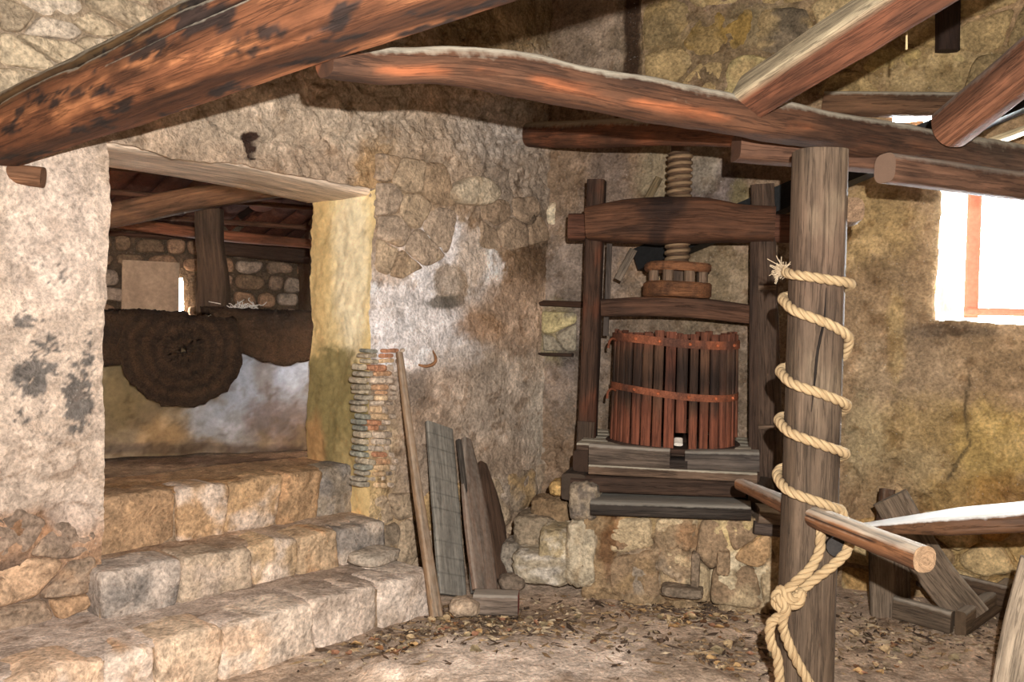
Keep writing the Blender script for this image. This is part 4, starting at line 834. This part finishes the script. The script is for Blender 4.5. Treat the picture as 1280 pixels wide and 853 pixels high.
def disc(name, cen, R, h, col, parent, mt='wood', n=40, hole=0.):
    prof_ = [(0.001, -h/2), (R-.012, -h/2), (R, -h/2+.012), (R, h/2-.012), (R-.012, h/2), (0.001, h/2)]
    a = np.arange(n)/n*2*math.pi; V = np.array([[cen[0]+r*math.cos(t)*(1+.012*math.sin(3*t)), cen[1]+r*math.sin(t), cen[2]+z+.004*math.sin(2*t+R)] for r, z in prof_ for t in a])
    idx = np.arange(len(V)).reshape(-1, n); F = np.stack([idx[:-1], np.roll(idx[:-1], -1, 1), np.roll(idx[1:], -1, 1), idx[1:]], -1).reshape(-1, 4)
    tc_ = (V-cen)*[1, 1, 2]; put(name, V, F, mt, parent, lerp(np.broadcast_to(col, V.shape), c(60, 42, 32), .6*ss(0, .3, fbm(V*9, 3))), tc_, smooth=False)
hc = PP(847, 350, .05)
disc('head_disc', [hc[0], hc[1], PP(847, 332, .25)[2]], .208, .055, c(132, 88, 58), press)
disc('head_disc', [hc[0], hc[1], PP(847, 361, .25)[2]], .213, .095, c(118, 78, 50), press)
for k in range(8):
    a = k/8*2*math.pi+.25; q = np.array([hc[0]+.165*math.cos(a), hc[1]+.165*math.sin(a), 0])
    timber('head_block', [q+[0, 0, PP(847, 358, .25)[2]], q+[0, 0, PP(847, 333, .25)[2]]], .06, .05, c(138, 112, 86), 'wood', p=7, up=(math.cos(a), math.sin(a), 0), amp=.002, parent=press, step=.06, n=16)
timber('head_core', [np.array([hc[0], hc[1], PP(847, 358, .25)[2]]), np.array([hc[0], hc[1], PP(847, 333, .25)[2]])], .17, .17, c(104, 84, 66), 'wood', p=2.2, up=(0, 1, 0), parent=press, step=.06)
# base
zt_ = PP(790, 556, .44)[2]
def bb(u0, v0, u1, v1, off): return [PP(u0, v0, off), PP(u1, v1, off)]
timber('base_beam', bb(738, 568, 838, 574, .42), .13, .135, c(120, 104, 88), 'wood_worn', p=8, amp=.014, dark=c(48, 42, 38), **pw)
timber('base_beam', bb(857, 575, 949, 577, .42), .13, .118, c(118, 106, 94), 'wood_worn', p=8, amp=.014, dark=c(52, 50, 50), **pw)
timber('base_beam', bb(834, 580, 860, 581, .42), .12, .075, c(66, 56, 48), 'wood', p=8, amp=.008, **pw)
timber('base_board', bb(738, 585, 946, 596, .42), .15, .06, c(134, 108, 84), 'wood_dusty', p=8, amp=.006, **pw)
timber('base_sill', bb(716, 602, 932, 610, .36), .16, .10, c(84, 62, 46), 'wood', p=8, amp=.008, **pw)
for k in range(5):
    o_ = .28-k*.17; timber('deck_plank', [np.append(PP0+DP*.02+NP*o_, zt_-.045), np.append(PP0+DP*1.06+NP*o_, zt_-.045)], .16, .05, c(86, 66, 50), 'wood_dusty', p=8, amp=.004, parent=press, step=.1)
for s in (.06, 1.05): timber('base_rail', [np.append(PP0+DP*s+NP*.36, zt_-.13), np.append(PP0+DP*s-NP*.45, zt_-.13)], .12, .13, c(80, 60, 46), 'wood', p=8, amp=.006, parent=press, step=.08)
for s in (.02, 1.12): timber('foot_beam', [np.append(PP0+DP*s+NP*.44, zt_-.28), np.append(PP0+DP*s-NP*.40, zt_-.28)], .15, .16, c(88, 74, 60), 'wood', p=8, amp=.006, parent=press, step=.08)
# slatted basket
bk = thing('press_basket', np.append(PP(842, 500, .02)[:2], zt_), 'reddish slatted basket of staves with two rusty hoops inside the press', 'basket')
bc = PP(842, 500, .02); Rb = .375; zB0, zB1 = zt_-.015, PP(842, 415, .40)[2]
NS = 34
for k in range(NS):
    a = k/NS*2*math.pi+.03; e = np.array([math.cos(a), math.sin(a), 0]); q = np.array([bc[0], bc[1], 0])+e*Rb*(1+random.uniform(-.012, .012))
    lo = zB0+(random.uniform(.02, .13) if random.random() < .2 else 0); hi = zB1+random.uniform(-.02, .01)
    if k in (28, 29): lo = zB0
    top = np.array([q[0], q[1], hi]); bot = np.array([q[0], q[1], lo])+e*.012
    def sc_(col, V, tc, al, th, s=random.random()):
        q = fbm(tc*[4, 9, 9]+s*30, 3)
        col = lerp(col, c(160, 88, 56), .8*ss(.42+.2*s, .18, al+.25*q)); col = lerp(col, c(138, 76, 48), .7*ss(.84, .92, al)); return lerp(col, c(40, 28, 22), .75*ss(.25, .0, np.abs(al-.58-.1*q)-.12+.22*s))
    timber('stave', [bot, bot*.5+top*.5, top], .058*random.uniform(.85, 1.08), .022, random.choice([c(108, 76, 52), c(94, 66, 48), c(118, 82, 56), c(126, 72, 48)]), 'wood', bk, val=.6, p=7, n=16, step=.04, up=e, amp=.004, colf=sc_, var=.3)
def hoop(z, h, tilt=0.):
    n = 72; a = np.arange(n)/n*2*math.pi; V = []
    for r, dz in ((Rb+.013, -h/2), (Rb+.024, -h/2), (Rb+.024, h/2), (Rb+.013, h/2)):
        for t in a: V.append([bc[0]+r*math.cos(t), bc[1]+r*math.sin(t), z+dz+.01*math.sin(t*2+1)+tilt*math.cos(t)])
    V = np.array(V); idx = np.arange(4*n).reshape(4, n); F = np.stack([idx, np.roll(idx, -1, 1), np.roll(np.roll(idx, -1, 0), -1, 1), np.roll(idx, -1, 0)], -1).reshape(-1, 4)
    hp = put('hoop', V, F, 'rust', bk, lerp(np.broadcast_to(c(120, 70, 48), V.shape), c(78, 48, 36), ss(0, .3, fbm(V*8, 3))), smooth=False)
    e = np.array([-.97, -.24, 0.]); q = np.array([bc[0], bc[1], z])+e*(Rb+.02)
    V, Fq, tc_, _ = sweep([q, q+[-.03, -.03, .01], q+[-.05, -.04, -.01], q+[-.055, -.04, -.05]], .016, .016, n=8, p=2, step=.012, amp=.001, up=(0, 1, .2)); put('latch_hook', V, Fq, 'rust', hp, c(104, 58, 38), tc_)
    for t in (3.9, 4.3, 4.75, 5.2, 5.6):
        q = np.array([bc[0]+(Rb+.026)*math.cos(t), bc[1]+(Rb+.026)*math.sin(t), z+.01*math.sin(t*2+1)+tilt*math.cos(t)]); rock('rivet', q, (.022, .022, .022), AX_W, c(150, 84, 54), hp, 2, 2., .02, mt='rust')
hoop(PP(842, 428, .40)[2], .05, .012*-1); hoop(PP(842, 494, .40)[2], .042, -.02)
V, Fq, tc_, _ = sweep([PP(848, 549, .40), PP(848, 556, .46)], .05, .02, n=12, p=4, step=.02, amp=.002); put('spout_lip', V, Fq, 'smooth', bk, c(220, 212, 200), tc_)
disc('basket_floor', [bc[0], bc[1], zB0-.012], Rb+.05, .03, c(70, 52, 42), bk)
# loose slats poking out behind the press
for (u0, v0, u1, v1, w, cc, lb) in [(772, 350, 792, 312, .05, c(124, 110, 92), 'short grey slat leaning under the press beam'), (808, 252, 824, 222, .05, c(132, 112, 76), 'splintered slat sticking up behind the press beam'), (757, 420, 762, 305, .035, c(96, 84, 74), 'narrow grey lath standing beside the press upright')]:
    timber('lath', [PP(u0, v0, -.12), PP(u1, v1, -.14)], w, .02, cc, 'wood', None, p=7, up=UPP, amp=.004, props=tag(lb, 'slat'))

# ================================================================== PLINTH OF THE PRESS
pl = thing('stone_plinth', np.append(PP0+DP*.6+NP*.3, 0), 'rubble stone plinth carrying the press', 'plinth')
zL_ = PP(830, 640, .52)[2]
A, B, F = grid(np.arange(.10, 1.45, .014), np.linspace(0, 1, 90)); arc = B*(zL_+1.0+.06)-.06
nn_ = np.where(arc < zL_, .50, .50-(arc-zL_)); zz = np.where(arc < zL_, arc, zL_)
V0 = np.stack([PP0[0]+DP[0]*A+NP[0]*nn_, PP0[1]+DP[1]*A+NP[1]*nn_, zz], -1).reshape(-1, 3); pu, pv = proj(V0)
rid = np.abs(fbm(V0*3.1+8, 4)); bmp = -.04*ss(.1, 0, rid)+.04*fbm(V0*4, 3)
bmp = np.where((np.abs(pu-885) < 14) & (pv > 695), bmp-.15, bmp)
V = V0+wobble(V0, .03, .02, .006)+nP3*(bmp*(arc.ravel() < zL_))[:, None]
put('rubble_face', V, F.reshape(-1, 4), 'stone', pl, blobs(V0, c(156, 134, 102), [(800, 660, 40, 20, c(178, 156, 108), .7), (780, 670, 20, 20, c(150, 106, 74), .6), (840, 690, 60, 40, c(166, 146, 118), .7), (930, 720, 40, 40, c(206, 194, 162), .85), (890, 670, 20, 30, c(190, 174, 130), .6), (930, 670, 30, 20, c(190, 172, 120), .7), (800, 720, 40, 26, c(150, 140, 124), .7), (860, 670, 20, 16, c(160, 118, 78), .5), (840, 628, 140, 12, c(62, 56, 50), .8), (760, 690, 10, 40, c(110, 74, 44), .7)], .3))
cells([(785, 665), (800, 715), (850, 668), (848, 715), (893, 676), (925, 668), (945, 690, c(188, 158, 118)), (930, 722), (968, 720), (985, 690)], [(762, 646), (990, 650), (990, 765), (900, 756), (762, 745)], 'P', .468, .1, .045, [c(156, 134, 100), c(148, 128, 102), c(142, 114, 82), c(182, 166, 134)], pl, asp=1.1, rough=.034, joint=.002)
ps = dict(parent=pl, n=14)
def blk(u0, v0, u1, v1, off, dep, cc, name='stone', p=6., am=.075, alt=None):
    a, b = PP(u0, v0, off), PP(u1, v1, off); cen = (a+b)/2-nP3*dep/2; w = np.linalg.norm((b-a)[:2])
    rock(name, cen, (w, dep, abs(a[2]-b[2])), AX_P, cc, pl, 14, p, am, 2.4, alt=alt)
blk(710, 604, 746, 654, .52, .30, c(156, 144, 124), 'pillar_block', alt=c(112, 104, 94))
blk(706, 652, 744, 740, .53, .34, c(186, 176, 152), 'pillar_block', alt=c(166, 150, 122))
blk(672, 662, 710, 708, .50, .36, c(170, 156, 124), alt=c(196, 188, 168))
blk(638, 690, 712, 738, .52, .40, c(168, 158, 136), alt=c(196, 190, 176))
blk(640, 645, 690, 690, .30, .36, c(140, 128, 108)); blk(624, 680, 646, 722, .36, .3, c(150, 142, 128))
blk(684, 602, 712, 624, .3, .25, c(190, 160, 106), p=3., am=.08)
blk(660, 622, 712, 668, .22, .25, c(130, 110, 84), p=3.5, am=.1)
blk(864, 692, 874, 738, .56, .1, c(130, 116, 98), 'brick'); blk(826, 734, 878, 752, .62, .16, c(126, 114, 98), 'brick', am=.06); blk(896, 690, 912, 722, .55, .1, c(150, 130, 104), 'brick')
# dark slab and wooden packing blocks on the plinth
timber('ledge_slab', bb(744, 628, 938, 634, .40), .40, .09, c(64, 56, 48), 'wood_worn', None, p=8, amp=.008, step=.04, n=32, props=tag('dark slab lying on the plinth below the press', 'slab'))
timber('packing_block', [P(944, 640, 5.02), P(992, 646, 5.0)], .24, .085, c(150, 128, 104), 'wood_dusty', None, p=9, amp=.005, props=tag('pale wooden packing block under the capstan bar', 'block'))
timber('packing_block', [P(938, 655, 5.06), P(994, 662, 5.04)], .26, .07, c(92, 78, 68), 'wood', None, p=9, amp=.005, props=tag('dark wooden packing block beneath the pale one', 'block'))

# ================================================================== THINGS LEANING BY THE STEPS
timber('pole', [onz(546, 772), onL(520, 600, .42), onL(499, 441, .06)], [.075, .055, .045], [.045, .04, .03], c(172, 138, 100), 'wood_worn', None, p=5, n=20, step=.03, amp=.006, up=nL3, var=.3, dark=c(112, 84, 60), props=tag('thin tan wooden pole leaning against the wall by the steps', 'pole'))
gp = thing('grey_plank', onz(564, 744), 'grey plank scored with a grid of cuts leaning on the wall', 'plank')
def scored(col, V, tc, al, th):
    k1 = np.minimum(np.abs((al*11+.3) % 1-.5), 9); return lerp(col, c(70, 66, 60), .8*ss(.06, .01, k1)*1.)
g0, g1 = onz(566, 745), onL(549, 532, .07)
timber('board', [g0, (g0+g1)/2, g1], [.23, .24, .24], .028, c(136, 132, 120), 'wood_worn', gp, p=10, n=40, step=.008, amp=.003, up=nL3, colf=scored, var=.35, dark=c(88, 86, 80))
timber('side_lath', [g0+[.12, .05, 0], (g0+g1)/2+[.125, .07, 0], g1+[.125, .06, -.1]], .03, .03, c(112, 106, 96), 'wood', gp, p=8, up=nL3)
g0, g1 = onz(607, 741), onL(583, 549, .10); gm = lambda t: g0+(g1-g0)*t
timber('brown_board', [gm(0), gm(.3), gm(.75), gm(.92), gm(.985), gm(1.)], [.22, .235, .235, .215, .16, .07], .035, c(126, 88, 62), 'wood_worn', None, p=9, n=32, step=.015, amp=.004, up=nL3, alt=c(142, 108, 84), var=.3, props=tag('brown board with a rounded top leaning beside the grey plank', 'board'))
q0, q1 = onz(626, 738)+[0, .12, 0], onL(602, 572, .06); qm = lambda t: q0+(q1-q0)*t
timber('round_board', [qm(0.02), qm(.25), qm(.5), qm(.75), qm(.95)], [.10, .24, .29, .22, .07], .03, c(112, 86, 66), 'wood', None, p=8, n=28, step=.02, amp=.003, up=nL3, props=tag('curved-edge board half hidden behind the brown board', 'board'))
a, b = onz(592, 768), onz(648, 770); wb = thing('wood_block', onz(620, 768), 'squared grey wood block with a red end lying on the floor', 'block')
timber('block', [a+[0, .06, .05], b+[0, .05, .055]], .13, .115, c(150, 132, 114), 'wood_worn', wb, p=12, n=32, step=.03, amp=.003, var=.25, endcol=c(176, 78, 66))
rock('loose_stone', onz(580, 771)+[0, .05, .04], (.17, .14, .10), AX_W, c(172, 154, 132), None, 8, 3., .12, props=tag('lumpy pale stone lying beside the wood block', 'stone'))
rock('loose_stone', onz(640, 735)+[0, .02, .03], (.16, .14, .10), AX_W, c(122, 110, 96), None, 8, 3., .10, props=tag('dark stone at the foot of the plinth steps', 'stone'))
V, Fq, tc_, _ = sweep([onL(522, 456, .0), onL(532, 458, .04), onL(542, 455, .07), onL(545, 448, .08), onL(541, 438, .08)], [.012, .02, .02, .016, .005], [.012, .02, .02, .016, .005], n=10, p=2.5, step=.012, amp=.002, up=nL3); put('wall_hook', V, Fq, 'rust', None, c(126, 90, 62), tc_, **tag('bent rusty hook driven into the left wall above the plank', 'hook'))

# ================================================================== LEAVES AND LITTER ON THE FLOOR
leaf_me = []
LEAFC = ['brown', 'tan', 'dark brown', 'pale straw', 'rust coloured', 'grey brown', 'reddish', 'dull olive', 'golden', 'blackish']
for k in range(10):
    L_, w_ = random.uniform(.045, .085), random.uniform(.3, .5); nU, nV = 7, 5
    uu = np.linspace(0, 1, nU); vv = np.linspace(-1, 1, nV); V = []; cu, cw = random.uniform(-.5, .9), random.uniform(.2, .9)
    for a in uu:
        hw = L_*w_*math.sin(math.pi*min(1, a**.8*.97+.02))**.8
        for b in vv: V.append([(a-.5)*L_, b*hw, L_*(cu*.5*(a-.5)**2+cw*.35*abs(b)**1.5*math.sin(math.pi*a)+.05*math.sin(9*a+k)+.05*math.sin(7*b+3*a+k))])
    V = np.array(V); V[:, 2] -= V[:, 2].min(); me = bpy.data.meshes.new('dry_leaf'); F = [[i*nV+j, (i+1)*nV+j, (i+1)*nV+j+1, i*nV+j+1] for i in range(nU-1) for j in range(nV-1)]
    me.from_pydata(V.tolist(), [], F); me.polygons.foreach_set('use_smooth', np.ones(len(F), bool))
    cc = [c(140, 108, 76), c(180, 154, 118), c(108, 78, 56), c(200, 178, 142), c(150, 106, 70), c(122, 104, 84), c(158, 114, 88), c(138, 122, 94), c(184, 148, 102), c(84, 66, 54)][k]
    at = me.attributes.new('Col', 'FLOAT_COLOR', 'POINT'); at.data.foreach_set('color', np.hstack([np.broadcast_to(cc, (len(V), 3)), np.ones((len(V), 1))]).ravel().astype(np.float32))
    me.materials.append(M['leaf']); leaf_me.append(me)
zones = [((560, 775, 50, 16), 52, 'curled dry leaf in the drift beside the wood block', 'leaves beside the wood block'), ((660, 775, 70, 14), 38, 'curled dry leaf fallen before the plinth steps', 'leaves before the plinth steps'), ((470, 800, 80, 18), 34, 'curled dry leaf fallen along the lowest step', 'leaves along the lowest step'),
         ((860, 755, 90, 14), 56, 'curled dry leaf in the litter at the foot of the plinth', 'leaves at the foot of the plinth'), ((900, 815, 60, 22), 36, 'curled dry leaf on bare ground before the capstan post', 'leaves before the capstan post'), ((1110, 800, 80, 26), 44, 'curled dry leaf on the ground near the trestle', 'leaves near the trestle')]
for (u, v, ru, rv), n, lb, gr in zones:
    for i in range(n):
        a, b = RNG.normal(size=2)*.62; p = onz(u+a*ru, min(v+b*rv, 870)); ki = random.randrange(10); me = leaf_me[ki]
        if (p[:2]-PL)@NL < .72 and (p[:2]-PL)@DL < 1.9: p = onz(u+abs(a)*ru*.4+20, v+abs(b)*rv+10)
        if (p[:2]-PP0)@NP < .60 and p[0] > .1: p = onz(u+a*ru*.6, v+12+abs(b)*rv)
        o = bpy.data.objects.new('dry_leaf', me); COL.objects.link(o); o.location = (p[0], p[1], fz(p[0], p[1])+.006)
        o.rotation_euler = (random.uniform(-.35, .35), random.uniform(-.35, .35), random.uniform(0, 6.28)); s_ = random.uniform(.5, 1.0); o.scale = (s_, s_, s_)
        o['label'] = lb.replace('curled', LEAFC[ki]+' curled'); o['category'] = 'leaf'; o['group'] = gr
V_, F_, C_ = [], [], []; nn = 0
for (u, v, ru, rv, n) in [(600, 778, 110, 18, 900), (880, 752, 120, 16, 1100), (480, 800, 100, 22, 350), (900, 815, 120, 30, 400), (1150, 790, 120, 24, 700), (700, 800, 200, 30, 300)]:
    for i in range(n):
        a, b = RNG.normal(size=2)*.7; p = onz(u+a*ru, min(v+b*rv, 880))
        if ((p[:2]-PL)@NL < .66 and (p[:2]-PL)@DL < 1.85) or (p[2] > 1): continue
        L_ = abs(RNG.normal())*.013+.004; t = random.uniform(0, 6.28); e = np.array([math.cos(t), math.sin(t), 0])*L_*random.uniform(.6, 2.2); f_ = np.array([-math.sin(t), math.cos(t), 0])*L_*random.uniform(.15, .7)
        q = np.array([p[0], p[1], fz(p[0], p[1])+.004]); up_ = np.array([0, 0, random.uniform(.002, .012)])
        V_ += [q-e, q-f_, q+e+up_*.5, q+f_, q+up_]; F_ += [[nn, nn+1, nn+4], [nn+1, nn+2, nn+4], [nn+2, nn+3, nn+4], [nn+3, nn, nn+4]]; nn += 5
        C_ += [random.choice([c(120, 96, 70), c(92, 74, 58), c(150, 124, 92), c(70, 56, 46), c(170, 150, 122)])]*5
put('litter', np.array(V_), F_, 'leaf', None, np.array(C_), smooth=False, kind='stuff', **tag('fine litter of leaf crumbs and chips strewn on the earth floor', 'litter'))
